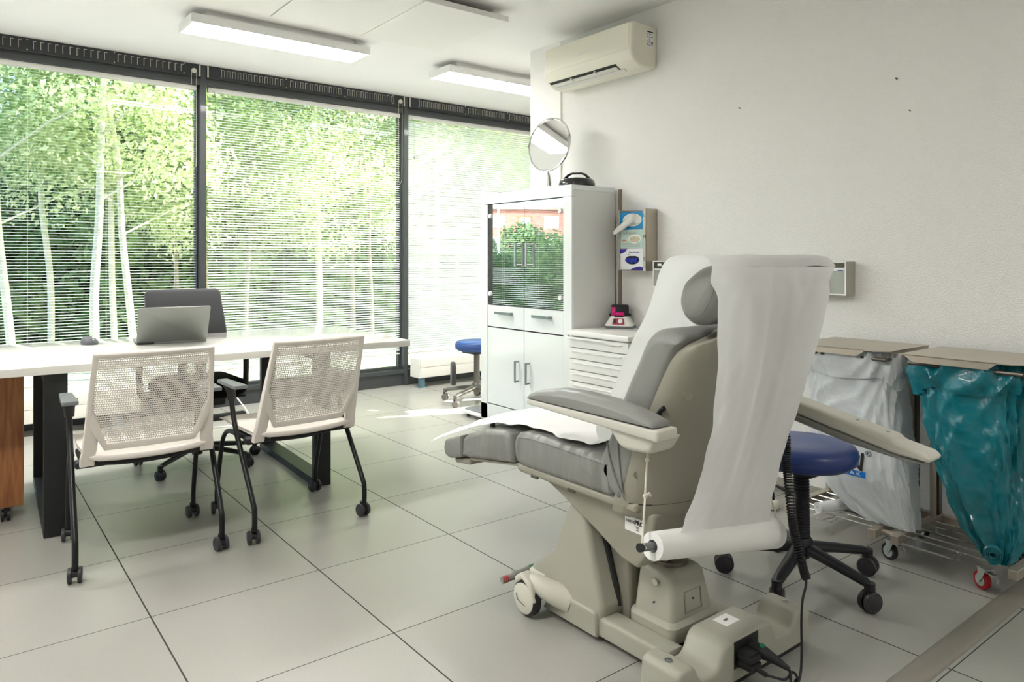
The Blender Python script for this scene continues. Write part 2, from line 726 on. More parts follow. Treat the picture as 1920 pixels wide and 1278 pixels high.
def dup(root, loc, rz=0.0, label=None, scale=None):
    kids = {}
    for o in bpy.data.objects:
        if o.parent:
            kids.setdefault(o.parent.name, []).append(o)
    def cp(o, parent):
        c = o.copy()
        COL.objects.link(c)
        c.parent = parent
        for k in kids.get(o.name, []):
            cp(k, c)
        return c
    r = cp(root, None)
    r.location = loc
    r.rotation_euler = (0, 0, rz)
    if scale:
        r.scale = scale
    if label:
        r['label'] = label
    ROOTM[r.name] = Matrix.Translation(Vector(loc)) @ Matrix.Rotation(rz, 4, 'Z')
    return r

# ================================================================ SETTING
XW, YW, ZC = 3.44, 6.10, 2.76      # right wall, window wall, ceiling
YE = 4.19                          # where the right wall ends
def S(name, bm, m, **k):
    return single(name, bm, m, kind='structure', **k)

S('floor', box(BM(), -3.3, 5.6, -2.6, 6.2, -0.06, 0), 'floor_tiles', smooth=0)
S('ceiling', box(BM(), -3.3, 5.6, -2.6, 6.25, ZC, ZC + 0.15), 'ceiling_paint', smooth=0)
S('wall_right', box(BM(), XW, XW + 0.14, -2.6, YE, 0, ZC), 'wall_paint', smooth=0)
S('wall_back', box(BM(), -3.3, 5.6, -2.7, -2.6, 0, ZC), 'wall_paint', smooth=0)
S('wall_left', box(BM(), -3.4, -3.3, -2.7, 6.2, 0, ZC), 'wall_paint', smooth=0)
b = BM()
box(b, XW + 0.14, 5.6, 2.6, 2.7, 0, ZC)
S('wall_alcove', b, 'wall_paint', smooth=0)
# unseen alcove end wall, openings added and shaped to throw the sun patches
b = BM()
segs = [(2.6, 3.78, 0, ZC), (3.78, 3.86, 0, 0.10), (3.78, 3.86, 2.41, ZC), (3.86, 4.05, 0, 0.10), (3.86, 4.05, 2.20, ZC), (4.05, 4.08, 0, ZC),
        (4.08, 4.18, 0, 2.10), (4.08, 4.18, 2.36, ZC), (4.18, 4.28, 0, ZC), (4.28, 4.40, 0, 1.45), (4.28, 4.40, 1.85, ZC), (4.40, 6.2, 0, ZC)]
for y0, y1, z0, z1 in segs:
    box(b, 5.6, 5.7, y0, y1, z0, z1)
S('wall_sun_gaps', b, 'wall_paint', smooth=0)
b = BM()
box(b, XW - 0.012, XW, -2.6, 3.25, 0, 0.07)
S('baseboard_right', b, 'skirting', smooth=0, bev=0.002)
# plaster edge trim on the last stretch of the right wall
b = BM()
box(b, XW - 0.004, XW, 3.852, YE, 0.0, ZC)
S('trim_1', b, 'ceiling_paint', smooth=0)
b = BM()
box(b, XW - 0.012, XW, 3.262, 3.283, 0.0, 1.66)  # thin brown strip up the wall beside the cabinet
S('trim_2', b, 'brown_strip', smooth=0)
b = BM()
box(b, XW - 0.007, XW, 3.840, 3.852, 0.0, 2.40)
S('trim_3', b, 'alu_trim', smooth=0)

# window wall: mullions, transom, sill
bays = [(-2.06, -0.258), (-0.212, 1.592), (1.638, 3.442), (3.489, 5.293)]
for k, x0 in enumerate((-2.106, -0.258, 1.592, 3.442, 5.293)):
    b = BM()
    box(b, x0, x0 + 0.046, YW, YW + 0.14, 0, ZC)
    S('trim_%d' % (k + 7), b, 'dark_frame', smooth=0, bev=0.003)
b = BM()
box(b, -3.3, 5.6, YW + 0.012, YW + 0.13, 2.600, ZC)
S('trim_5', b, 'dark_frame', smooth=0, bev=0.003)
b = BM()
box(b, -3.3, 5.6, YW + 0.02, YW + 0.14, 0.0, 0.115)
box(b, -3.3, 5.6, YW + 0.004, YW + 0.14, 0.115, 0.152)
S('trim_6', b, 'dark_frame', smooth=0, bev=0.003)
for x0, x1 in ((-3.3, -2.106), (5.339, 5.6)):
    b = BM()
    box(b, x0, x1, YW, YW + 0.12, 0, ZC)
    S('wall_window', b, 'wall_paint', smooth=0)

for k, (x0, x1) in enumerate(bays):
    b = BM()
    box(b, x0, x0 + 0.02, YW + 0.075, YW + 0.125, 0.152, 2.60)
    box(b, x1 - 0.02, x1, YW + 0.075, YW + 0.125, 0.152, 2.60)
    box(b, x0 + 0.02, x1 - 0.02, YW + 0.075, YW + 0.125, 0.152, 0.175)
    wf = S('window_%d' % (k + 1), b, 'dark_frame', smooth=0, bev=0.002)
    b = BM()
    box(b, x0 + 0.02, x1 - 0.02, YW + 0.10, YW + 0.104, 0.175, 2.60)
    part('window_pane', b, 'window_glass', wf, smooth=0)

# ventilation grilles above the windows
for k, (x0, x1) in enumerate(bays[1:]):
    where = ['left window, the widest in view', 'middle window', 'right window, running behind the wall'][k]
    g = thing('ventilation_grille', 'dark slotted ventilation grille strip above the ' + where, 'grille',
              ((x0 + x1) / 2, YW, 2.662), 0, 'ventilation grilles above the windows')
    b = BM()
    box(b, x0, x1, YW - 0.012, YW + 0.011, 2.664, ZC - 0.001)
    part('grille_plate', b, 'vent_dark', g, smooth=0, bev=0.0015)
    b = BM()
    n = 36
    for i in range(n):
        xx = x0 + 0.125 + (x1 - x0 - 0.26) * i / (n - 1)
        if i in (12, 24):
            continue
        box(b, xx - 0.014, xx - 0.0105, YW - 0.016, YW - 0.012, 2.684, 2.738)
        if k:
            box(b, xx + 0.010, xx + 0.0120, YW - 0.014, YW - 0.012, 2.684, 2.738)
        box(b, xx - 0.014, xx + (0.0120 if k else 0.006), YW - 0.014, YW - 0.012, 2.738, 2.741)
    part('slot_lips', b, 'slot_lip', g, smooth=0, kind='stuff')
    b = BM()
    for xx in (x0 + 0.008, x1 - 0.008):
        box(b, xx - 0.005, xx + 0.005, YW - 0.018, YW - 0.012, 2.664, ZC - 0.004)
    part('end_clip', b, 'clip_cream', g, smooth=0, label='cream end strip', each=True)
    b = BM()
    for f_ in (0.06, 0.36, 0.66, 0.93):
        for zz in (2.676, 2.748):
            cyl(b, (x0 + (x1 - x0) * f_, YW - 0.016, zz), (x0 + (x1 - x0) * f_, YW - 0.011, zz), 0.0045, seg=8)
    part('screw', b, 'clip_cream', g, smooth=0, each=True)
    b = BM()
    box(b, x0, x1, YW - 0.02, YW - 0.012, 2.658, 2.664)
    part('lower_lip', b, 'dark_frame', g, smooth=0)

# venetian blinds
def blind(x0, x1, tilt, zbot, label, pulley):
    t = thing('venetian_blind', label, 'blind', ((x0 + x1) / 2, YW + 0.055, zbot), 0, 'venetian blinds in the windows')
    yc = YW + 0.055
    xa, xb = x0 + 0.022, x1 - 0.022
    part('headrail', box(BM(), xa, xb, yc - 0.017, yc + 0.017, 2.562, 2.599), 'rail_white', t, smooth=0, bev=0.002)
    b = BM()
    pitch = 0.0212
    n = int((2.552 - zbot - 0.02) / pitch)
    for i in range(n):
        z = 2.552 - pitch * (i + 0.5)
        a = radians(tilt + random.uniform(-1.5, 1.5))
        sag = random.uniform(-0.0008, 0.0008)
        q = []
        for v in (-1, -0.33, 0.33, 1):
            w_ = 0.0125 * v
            h = 0.0011 * (1 - v * v)
            # inner edge (towards the room, -y) is lower when tilt > 0
            q.append((yc + w_ * cos(a) - h * sin(a), z + w_ * sin(a) + h * cos(a) + sag))
        vs = [[b.verts.new((x, y_, z_)) for (y_, z_) in q] for x in (xa, (xa + xb) / 2, xb)]
        for r0, r1 in zip(vs, vs[1:]):
            for k in range(3):
                b.faces.new((r0[k], r1[k], r1[k + 1], r0[k + 1]))
    part('slats', b, 'slat', t, smooth=60)
    part('bottom_rail', box(BM(), xa, xb, yc - 0.012, yc + 0.012, zbot - 0.004, zbot + 0.008), 'rail_white', t, smooth=0, bev=0.002)
    for f_ in (0.09, 0.36, 0.64, 0.91):
        b = BM()
        x = xa + (xb - xa) * f_
        for dy in (-0.0135, 0.0135):
            tube(b, [(x, yc + dy, zbot), (x, yc + dy, 2.562)], 0.0007, 5)
        part('ladder_cord', b, 'cord', t, smooth=60)
    if pulley:
        xp = x1 - 0.055
        b = BM()
        cyl(b, (xp, YW - 0.018, 2.700), (xp, YW - 0.034, 2.700), 0.019, seg=20)
        pl = part('pulley', b, 'clip_cream', t, label='round cream cord pulley')
        b = BM()
        tube(b, [(xp - 0.018, YW - 0.026, 2.70), (xp - 0.018, YW - 0.02, 1.95)], 0.0016, 6)
        tube(b, [(xp + 0.018, YW - 0.026, 2.70), (xp + 0.018, YW - 0.02, 1.95)], 0.0016, 6)
        tube(b, [(xp - 0.018, YW - 0.02, 1.95), (xp, YW - 0.02, 1.925), (xp + 0.018, YW - 0.02, 1.95)], 0.0016, 6)
        part('pull_cord', b, 'cord', t)
        b = BM()
        box(b, xp + 0.03, xp + 0.036, yc - 0.02, yc - 0.018, 0.36, 2.56)
        part('side_guide', b, 'cord_dark', t, smooth=0)
    if x0 > 1:
        b = BM()
        tube(b, spline([(xa + 0.03, yc - 0.02, 2.57), (xa + 0.05, yc - 0.03, 2.53), (xa + 0.055, yc - 0.03, 2.2)], 5), 0.0012, 5)
        cyl(b, (xa + 0.055, yc - 0.03, 2.2), (xa + 0.055, yc - 0.03, 2.17), 0.004, seg=8)
        part('tilt_cord', b, 'cord_dark', t)
    return t
blind(*bays[0], 6, 0.30, 'pale venetian blind in the window beyond the left edge', False)
blind(*bays[1], 7, 0.30, 'open white venetian blind in the left window behind the laptop', True)
blind(*bays[2], 24, 0.30, 'half closed white venetian blind in the middle window', True)
blind(*bays[3], 49, 0.295, 'nearly closed white venetian blind in the right window', False)

# radiators in front of the windows
def radiator(x0, x1, y0, y1, z0, z1, label, legs):
    t = thing('radiator', label, 'radiator', ((x0 + x1) / 2, (y0 + y1) / 2, 0), 0)
    b = BM()
    zm = z0 + (z1 - z0) * 0.52
    rext(b, rpoly([(y0, zm + 0.003), (y1, zm + 0.003), (y1, z1), (y0, z1)], [0.001, 0.001, 0.004, 0.01], 3), 'X', x0, x1, 0.003, 2)
    rext(b, rpoly([(y0, z0), (y1, z0), (y1, zm), (y0, zm)], [0.006, 0.004, 0.001, 0.001], 3), 'X', x0, x1, 0.003, 2)
    part('casing', b, 'radiator', t)
    b = BM()
    box(b, x0 - 0.012, x0, y0 + 0.012, y1 + 0.01, z0 - 0.004, z1 - 0.004)
    part('end_cap', b, 'radiator', t, smooth=0, bev=0.003)
    for x in legs:
        b = BM()
        box(b, x, x + 0.045, y0 + 0.01, y0 + 0.06, 0.006, z0)
        box(b, x - 0.025, x + 0.07, y0 - 0.005, y0 + 0.075, 0, 0.006)
        part('leg', b, 'radiator_leg', t, smooth=0, bev=0.001)
radiator(3.50, 5.28, 5.885, 6.055, 0.090, 0.270, 'long low white radiator in front of the right window', (3.505, 4.9))
radiator(-0.20, 1.12, 5.885, 6.055, 0.090, 0.270, 'low white radiator under the left window, seen behind the desk leg', (0.0, 0.95))

# ceiling lamps and ceiling panels
lamp_spots = [(1.17, 2.37, 4.685, 4.985, 'long bright ceiling lamp left of the ceiling panels'),
              (3.06, 4.26, 4.72, 5.02, 'ceiling lamp partly cut off by the end of the right wall'),
              (-1.15, 0.05, 4.685, 4.985, None), (-2.6, -1.4, 4.685, 4.985, None), (-1.0, 0.2, 1.6, 1.9, None), (1.9, 2.5, -1.5, -1.2, None)]  # lamps without a label are out of view, added to brighten the room
for x0, x1, y0, y1, lb in lamp_spots:
    t = thing('ceiling_lamp', lb or 'unseen ceiling lamp added to brighten the room', 'lamp', ((x0 + x1) / 2, (y0 + y1) / 2, 2.665), 0,
              'rectangular ceiling lamps')
    b = BM()
    box(b, x0, x1, y0, y0 + 0.012, 2.662, 2.715)
    box(b, x0, x1, y1 - 0.012, y1, 2.662, 2.715)
    box(b, x0, x0 + 0.012, y0 + 0.012, y1 - 0.012, 2.662, 2.715)
    box(b, x1 - 0.012, x1, y0 + 0.012, y1 - 0.012, 2.662, 2.715)
    box(b, x0 + 0.012, x1 - 0.012, y0 + 0.012, y1 - 0.012, 2.700, 2.715)
    box(b, x0 + 0.1, x1 - 0.1, y0 + 0.05, y1 - 0.05, 2.715, ZC)
    part('frame', b, 'lamp_body', t, smooth=0)
    part('diffuser', box(BM(), x0 + 0.012, x1 - 0.012, y0 + 0.012, y1 - 0.012, 2.668, 2.678), 'led', t, smooth=0)

pl = [(0.335, 0.933, 'far left of the four'), (0.938, 1.536, 'second from the left'), (1.546, 2.144, 'third from the left'), (2.149, 2.747, 'last on the right, its thick edge showing')]
for i, (x0, x1, lb) in enumerate(pl):
    single('ceiling_panel', box(BM(), x0, x1, 3.562 - (0.02 if i < 2 else 0), 4.385 - (0.03 if i < 2 else 0), 2.680, 2.714), 'panel_white',
           'white square ceiling panel hung below the ceiling, ' + lb, 'ceiling panel', 'suspended ceiling panels', smooth=0, bev=0.0015)
    single('panel_hanger', box(BM(), x0 + 0.15, x0 + 0.45, 3.8, 4.1, 2.714, ZC), 'lamp_body',
           'white bracket holding the ceiling panel, ' + lb, 'bracket', 'hangers above the ceiling panels', smooth=0)

# ================================================================ DESK
RD = radians(-2.2)
desk = thing('desk', 'long glossy white desk on black steel frame legs', 'desk', (1.0, 4.19, 0), RD)
def DM(x, y, z):   # desk-local to world
    return tuple(Matrix.Translation((1.0, 4.19, 0)) @ Matrix.Rotation(RD, 4, 'Z') @ Vector((x, y, z)))
b = BM()
rbox(b, -1.12, 1.10, -0.535, 0.525, 0.716, 0.750, 0.0015, 2)
b.transform(ROOTM[desk.name])
part('tabletop', b, 'desk_white', desk)
for xa in (-0.655, 0.555):
    b = BM()
    for y0 in (-0.49, 0.44):
        box(b, xa, xa + 0.09, y0, y0 + 0.04, 0, 0.716)
    box(b, xa, xa + 0.09, -0.45, 0.44, 0, 0.04)
    box(b, xa, xa + 0.09, -0.45, 0.44, 0.676, 0.716)
    b.transform(ROOTM[desk.name])
    part('leg_frame', b, 'desk_steel', desk, smooth=0, bev=0.002)

# wooden pedestal
ped = thing('drawer_pedestal', 'brown wooden drawer pedestal on castors under the desk', 'cabinet', (0.085, 4.30, 0), radians(-4))
b = BM()
box(b, -0.21, 0.21, -0.215, 0.215, 0.065, 0.70)
b.transform(ROOTM[ped.name])
part('body', b, 'wood', ped, smooth=0, bev=0.002)
for x, y in ((-0.16, -0.2), (0.14, -0.2), (-0.16, 0.2), (0.14, 0.2)):
    b = BM()
    cyl(b, (x - 0.018, y, 0.027), (x - 0.006, y, 0.027), 0.027, seg=18)
    cyl(b, (x + 0.006, y, 0.027), (x + 0.018, y, 0.027), 0.027, seg=18)
    cyl(b, (x - 0.014, y, 0.03), (x + 0.014, y, 0.03), 0.012, seg=10)
    rbox(b, x - 0.006, x + 0.006, y - 0.02, y + 0.02, 0.03, 0.062, 0.003, 2)
    b.transform(ROOTM[ped.name])
    part('castor', b, 'black_plastic', ped)

# castor builder used by every wheeled chair
def castor(parent, x, y, r, yaw, top, M=None, wm='wheel_dark', wd=0.017, gap=0.007, hub='black_plastic', name='castor'):
    T = Matrix.Translation((x, y, 0)) @ Matrix.Rotation(yaw, 4, 'Z')
    if M is not None:
        T = M @ T
    b = BM()
    cyl(b, (0.012, 0, r * 1.15), (0.012, 0, top), r * 0.28, seg=12)
    rext(b, rpoly([(-r * 0.75, r * 0.9), (r * 0.6, r * 0.55), (r * 0.78, r * 1.2), (r * 0.55, r * 1.75), (-r * 0.1, r * 1.95), (-r * 0.6, r * 1.6)], r * 0.3, 3),
         'Y', -gap, gap, 0.0)
    b.transform(T)
    c = part(name, b, hub, parent)
    for s in (-1, 1):
        b = BM()
        y0 = s * gap
        pr = [(0.001, y0), (r * 0.93, y0), (r, y0 + s * wd * 0.2), (r, y0 + s * wd * 0.75), (r * 0.9, y0 + s * wd), (r * 0.78, y0 + s * wd * 0.92), (r * 0.7, y0 + s * wd * 1.02), (0.001, y0 + s * wd * 1.1)]
        lathe(b, pr, (0, 0, r), 24, Matrix.Rotation(-pi / 2, 4, 'X').to_3x3())
        b.transform(T)
        part('wheel', b, wm, c)
    return c

# ================================================================ VISITOR CHAIRS
def visitor_chair():
    t = thing('visitor_chair', 'white visitor chair with perforated back, nearer the left edge', 'chair', (0, 0, 0), 0, 'white visitor chairs at the desk')
    def P(s, q):
        wd = 0.236 - 0.024 * q
        z = 0.475 + 0.388 * q
        y = -0.215 - 0.135 * q - 0.030 * (1 - s * s) * (0.5 + 0.5 * q) + 0.008
        return Vector((s * wd, y, z))
    outer = [(-1, 1), (1, 1), (1, .52), (.93, .25), (.69, 0), (-.69, 0), (-.93, .25), (-1, .52)]
    inner = [(-.90, .955), (.90, .955), (.92, .62), (.92, .45), (.66, .07), (-.66, .07), (-.92, .45), (-.92, .62)]
    def resample(p, k=10):
        o = []
        for i in range(len(p)):
            a, c = p[i], p[(i + 1) % len(p)]
            for j in range(k):
                o.append((a[0] + (c[0] - a[0]) * j / k, a[1] + (c[1] - a[1]) * j / k))
        return o
    O, I = resample(outer), resample(inner)
    b = BM()
    vo = [b.verts.new(P(*p)) for p in O]
    vi = [b.verts.new(P(*p) + Vector((0, 0.004, 0))) for p in I]
    for i in range(len(O)):
        j = (i + 1) % len(O)
        b.faces.new((vo[i], vo[j], vi[j], vi[i]))
    fr_ = part('back_frame', b, 'chair_white', t, solid=0.014, bev=0.003)
    # perforated panel: real holes
    def inside(s, q):
        c = False
        n = len(inner)
        for i in range(n):
            (x1, y1), (x2, y2) = inner[i], inner[(i + 1) % n]
            if (y1 > q) != (y2 > q) and s < (x2 - x1) * (q - y1) / (y2 - y1) + x1:
                c = not c
        return c
    b = BM()
    NU, NV = 52, 40
    vc = {}
    def V(s, q):
        k = (round(s, 5), round(q, 5))
        if k not in vc:
            vc[k] = b.verts.new(P(s, q) + Vector((0, 0.003, 0)))
        return vc[k]
    for i in range(NU):
        for j in range(NV):
            s0, s1 = -.93 + 1.86 * i / NU, -.93 + 1.86 * (i + 1) / NU
            q0, q1 = .06 + .90 * j / NV, .06 + .90 * (j + 1) / NV
            cs, cq = (s0 + s1) / 2, (q0 + q1) / 2
            if not inside(cs, cq):
                continue
            hs, hq = (s1 - s0) * 0.33, (q1 - q0) * 0.30
            sh = (s1 - s0) * (0.13 if j % 2 else -0.13)
            A = [V(s0, q0), V(s1, q0), V(s1, q1), V(s0, q1)]
            H = [b.verts.new(P(cs + sh + a * hs, cq + c * hq) + Vector((0, 0.003, 0))) for a, c in ((-1, -1), (1, -1), (1, 1), (-1, 1))]
            for k in range(4):
                m_ = (k + 1) % 4
                b.faces.new((A[k], A[m_], H[m_], H[k]))
    part('perforated_backrest', b, 'chair_white', t, solid=0.003)
    # uprights
    for s in (-1, 1):
        b = BM()
        def up(q, s=s):
            z = 0.415 + 0.448 * q
            f = max(0, (z - 0.475) / 0.388)
            x = 0.236 - 0.024 * f + (0.006 if z < .475 else 0)
            y = -0.205 - 0.135 * f if z > .475 else -0.205 + 0.02 * (0.475 - z) / 0.06
            return x * s, y, z
        rings = []
        for k in range(15):
            q = k / 14
            x, y, z = up(q)
            wq = 0.050 if q < 0.38 else (0.050 - (q - 0.38) / 0.14 * 0.030 if q < 0.52 else 0.020)
            dq = 0.034 if q < 0.5 else 0.034 - 0.016 * (q - .5) / .5
            pr = rpoly([(x, y - dq * 0.35), (x - s * wq, y - dq * 0.2), (x - s * wq, y + dq * 0.3), (x, y + dq * 0.65)], 0.006, 3)
            rings.append([Vector((u, v, z)) for u, v in pr])
        loft(b, rings)
        part('upright', b, 'chair_white', t)
    # seat
    b = BM()
    prof = rpoly([(-0.215, 0.436), (-0.215, 0.462), (-0.12, 0.455), (0.08, 0.462), (0.20, 0.468), (0.262, 0.452), (0.262, 0.444), (0.19, 0.440), (0.05, 0.430), (-0.12, 0.428)], 0.012, 3)
    def st(p):
        x, y, z = p
        u = x / 0.23
        return (x * (1 - 0.10 * max(0, (-y - 0.02) / 0.2)), y + (-0.022 * (1 - u * u) if y < -0.05 else 0.01 * (1 - u * u)), z - 0.012 * (1 - u * u) * (1 if abs(y) < 0.2 else 0.6))
    n = 14
    rings = []
    for k in range(n + 1):
        x = -0.232 + 0.464 * k / n
        d = 0.008 if k in (0, n) else 0
        rings.append([Vector(st((x, u, v))) for u, v in (shrink(prof, d) if d else prof)])
    loft(b, rings)
    part('seat', b, 'chair_white', t, smooth=50)
    # bracket rail under the seat
    b = BM()
    tube(b, spline([(-0.24, -0.13, 0.418), (-0.12, -0.14, 0.405), (0, -0.145, 0.400), (0.12, -0.14, 0.405), (0.24, -0.13, 0.418)], 5), 0.011, 8)
    for s in (-1, 1):
        rbox(b, min(s * 0.255, s * 0.145), max(s * 0.255, s * 0.145), -0.155, -0.10, 0.398, 0.428, 0.010, 3, 'Y')
        rbox(b, min(s * 0.235, s * 0.205), max(s * 0.235, s * 0.205), -0.12, 0.10, 0.402, 0.425, 0.006, 3)
    part('seat_support', b, 'black_plastic', t)
    for s in (-1, 1):
        b = BM()
        tube(b, spline([(s * .262, -.256, .055), (s * .262, -.256, .135), (s * .262, -.232, .185), (s * .262, -.04, .45), (s * .262, .022, .60), (s * .262, .03, .64)], 6), 0.0115, 12)
        part('rear_leg', b, 'black_metal', t)
        b = BM()
        tube(b, spline([(s * .252, .235, .055), (s * .252, .233, .12), (s * .252, .205, .22), (s * .252, .165, .345), (s * .252, .125, .400), (s * .254, .06, .425), (s * .258, -.045, .430)], 6), 0.0105, 12)
        part('front_leg', b, 'black_metal', t)
        b = BM()
        M = Matrix.Translation((s * 0.268, 0.005, 0.650)) @ Matrix.Rotation(s * radians(0), 4, 'Z')
        rext(b, rpoly([(-0.030, -0.125), (0.030, -0.125), (0.024, 0.115), (-0.024, 0.115)], 0.012, 4), 'Z', -0.008, 0.008, 0.004, 3, M)
        a = part('armrest', b, 'pad_grey', t, label='flat grey armrest pad')
        b = BM()
        tube(b, [(s * .262, .012, .575), (s * .262, .02, .612), (s * .264, .018, .643)], [0.0135, 0.016, 0.026], 12, flat=1.3)
        part('armrest_socket', b, 'black_plastic', a)
    for s, y, x in ((-1, -.245, .262), (1, -.245, .262), (-1, .24, .25), (1, .24, .25)):
        castor(t, s * x, y, 0.029, radians(100 if s > 0 else 80), 0.065, wd=0.014, gap=0.010)
    return t
vc0 = visitor_chair()
vc0.location = (0.648, 3.385, 0)
vc0.rotation_euler = (0, 0, radians(-2.5))
vc1 = dup(vc0, (1.276, 3.37, 0), radians(3.0), 'white visitor chair with perforated back, right of the two, by the desk leg')

# ================================================================ OFFICE CHAIR
oc = thing('office_chair', 'dark grey high-backed office chair behind the laptop', 'chair', (1.165, 4.53, 0), 0)
X0, Y0 = 1.165, 4.53
b = BM()
cs_ = [(0.70, .170, .02), (0.64, .205, .0), (0.60, .16, -.01)]
rings = []
for z, hw, yy, th in ((0.572, .10, .285, .03), (0.60, .185, .275, .045), (0.66, .232, .27, .055), (0.74, .240, .28, .055), (0.84, .232, .30, .05), (0.94, .224, .33, .045), (1.00, .222, .35, .04), (1.022, .200, .358, .022)):
    r = rpoly([(-hw, -th / 2), (hw, -th / 2), (hw, th / 2), (-hw, th / 2)], min(th * 0.45, 0.02), 4)
    # subdivide for front concavity
    ring = []
    for u, v in r:
        ring.append(Vector((X0 + u, Y0 + yy + v - 0.035 * (u / 0.24) ** 2, z)))
    rings.append(ring)
loft(b, rings)
part('backrest', b, 'fabric_dark', oc, smooth=60)
b = BM()
rext(b, rpoly([(-0.245, -0.24), (0.245, -0.24), (0.23, 0.23), (-0.23, 0.23)], 0.09, 6), 'Z', 0.415, 0.505, 0.04, 5, Matrix.Translation((X0, Y0 + 0.02, 0)))
part('seat', b, 'fabric_black', oc, smooth=50)
b = BM()
rbox(b, X0 - .13, X0 + .13, Y0 - .14, Y0 + .16, 0.355, 0.412, 0.02, 3)
cyl(b, (X0 + 0.13, Y0 - 0.05, 0.385), (X0 + 0.24, Y0 - 0.05, 0.385), 0.008, seg=8)
rbox(b, X0 + .2, X0 + .26, Y0 - .075, Y0 - .025, 0.378, 0.392, 0.004, 2)
part('tilt_mechanism', b, 'black_plastic', oc)
b = BM()
tube(b, spline([(X0, Y0 + .14, .38), (X0, Y0 + .30, .40), (X0, Y0 + .34, .50), (X0, Y0 + .33, .70)], 6), 0.028, 10)
part('back_support', b, 'black_plastic', oc)
b = BM()
cyl(b, (X0, Y0, 0.06), (X0, Y0, 0.20), 0.030, seg=20)
cyl(b, (X0, Y0, 0.20), (X0, Y0, 0.36), 0.018, seg=20)
part('gas_column', b, 'black_plastic', oc)
for s in (-1, 1):
    b = BM()
    tube(b, spline([(X0 + s * .19, Y0 + .05, .405), (X0 + s * .285, Y0 + .05, .42), (X0 + s * .30, Y0 + .05, .50), (X0 + s * .30, Y0 + .05, .66)], 6), 0.017, 10)
    a = part('armrest_post', b, 'black_plastic', oc)
    b = BM()
    rbox(b, X0 + s * .30 - .045, X0 + s * .30 + .045, Y0 - .07, Y0 + .17, 0.66, 0.69, 0.01, 3, rc=0.03)
    part('armrest', b, 'black_plastic', oc)
def star_base(parent, cx, cy, angs, rad, z0, z1, castr, cmat, m, wm, r0=0.030, r1=0.018):
    yaws = [131, 205, 160, 100, 110]
    angs = list(angs)
    b = BM()
    lathe(b, [(0.03, z0 - 0.015), (0.042, z0), (0.042, z0 + 0.05), (0.034, z0 + 0.062)], (cx, cy, 0), 24)
    part('hub', b, m, parent)
    for ai, a in enumerate(angs):
        a = radians(a)
        d = Vector((cos(a), sin(a), 0))
        c = Vector((cx, cy, 0))
        b = BM()
        tube(b, [c + d * 0.02 + Vector((0, 0, z0 + 0.025)), c + d * rad * 0.5 + Vector((0, 0, (z0 + z1) / 2 + 0.016)), c + d * (rad - 0.02) + Vector((0, 0, z1 + 0.004)), c + d * (rad + 0.006) + Vector((0, 0, z1 - 0.006))], [r0, (r0 + r1) / 2, r1, r1 * 0.7], 12, flat=0.72)
        cyl(b, c + d * rad + Vector((0, 0, z1 - 0.022)), c + d * rad + Vector((0, 0, z1 + 0.008)), r1 * 0.85, seg=14)
        part('base_leg', b, m, parent)
        p = c + d * rad
        castor(parent, p.x, p.y, castr, radians(yaws[ai % 5]), z1, wm=wm, wd=castr * 0.5, gap=0.006)
star_base(oc, X0, Y0, (-50, -2, 76, 148, 222), 0.335, 0.085, 0.075, 0.028, None, 'black_plastic', 'black_plastic', 0.026, 0.016)

# ================================================================ LAPTOP, MOUSE
lt = thing('laptop', 'open silver laptop on the white desk, its lid towards the camera', 'laptop', (0.97, 4.275, 0.750), radians(-6.2))
M = ROOTM[lt.name]
b = BM()
rbox(b, -.176, .176, 0.0, .235, 0.0, 0.016, 0.004, 3, rc=0.012)
b.transform(M)
base = part('keyboard_base', b, 'laptop', lt)
b = BM()
box(b, -.16, .16, .03, .13, 0.016, 0.0168)
b.transform(M)
part('keys', b, 'laptop_dark', base, smooth=0)
b = BM()
box(b, -.178, -.1764, 0.03, 0.05, 0.006, 0.011)
box(b, -.178, -.1764, 0.06, 0.075, 0.006, 0.011)
box(b, -.178, -.1764, 0.085, 0.095, 0.006, 0.011)
b.transform(M)
part('port', b, 'laptop_dark', base, smooth=0, each=True)
b = BM()
box(b, -.172, -.09, -.002, 0.006, 0.003, 0.014)
b.transform(M)
part('rear_vent', b, 'laptop_dark', base, smooth=0)
L = Matrix.Translation((0, 0.002, 0.016)) @ Matrix.Rotation(radians(34), 4, 'X')
b = BM()
rext(b, rpoly([(-.176, 0.0), (.176, 0.0), (.176, .232), (-.176, .232)], [.004, .004, .012, .012], 4), 'Y', 0, -0.007, 0.002, 2)
b.transform(M @ L)
lid = part('lid', b, 'laptop', lt)
b = BM()
box(b, -.168, .168, 0.0002, 0.0012, 0.012, .222)
b.transform(M @ L)
part('screen', b, 'laptop_dark', lid, smooth=0)

ms_ = thing('computer_mouse', 'grey wireless mouse on the white desk left of the laptop', 'mouse', (0.605, 4.50, 0.750), radians(15))
b = BM()
def mf(u, v):
    a = 2 * pi * u
    e = pi / 2 * v
    x = 0.040 * cos(a) * sin(e) ** 0.8
    y = 0.056 * sin(a) * sin(e) ** 0.8
    return Vector((x, y, 0.042 * max(0, cos(e)) ** 0.7 * (1 + 0.25 * sin(a) * sin(e)) * (1 - 0.15 * cos(a) * sin(e))))
surf(b, mf, 28, 10, True)
b.transform(ROOTM[ms_.name])
bmesh.ops.remove_doubles(b, verts=b.verts, dist=1e-5)
body = part('body', b, 'mouse_grey', ms_, smooth=70)
b = BM()
cyl(b, (-0.004, -0.036, 0.032), (0.004, -0.036, 0.032), 0.010, seg=16)
b.transform(ROOTM[ms_.name])
part('scroll_wheel', b, 'chrome', ms_)

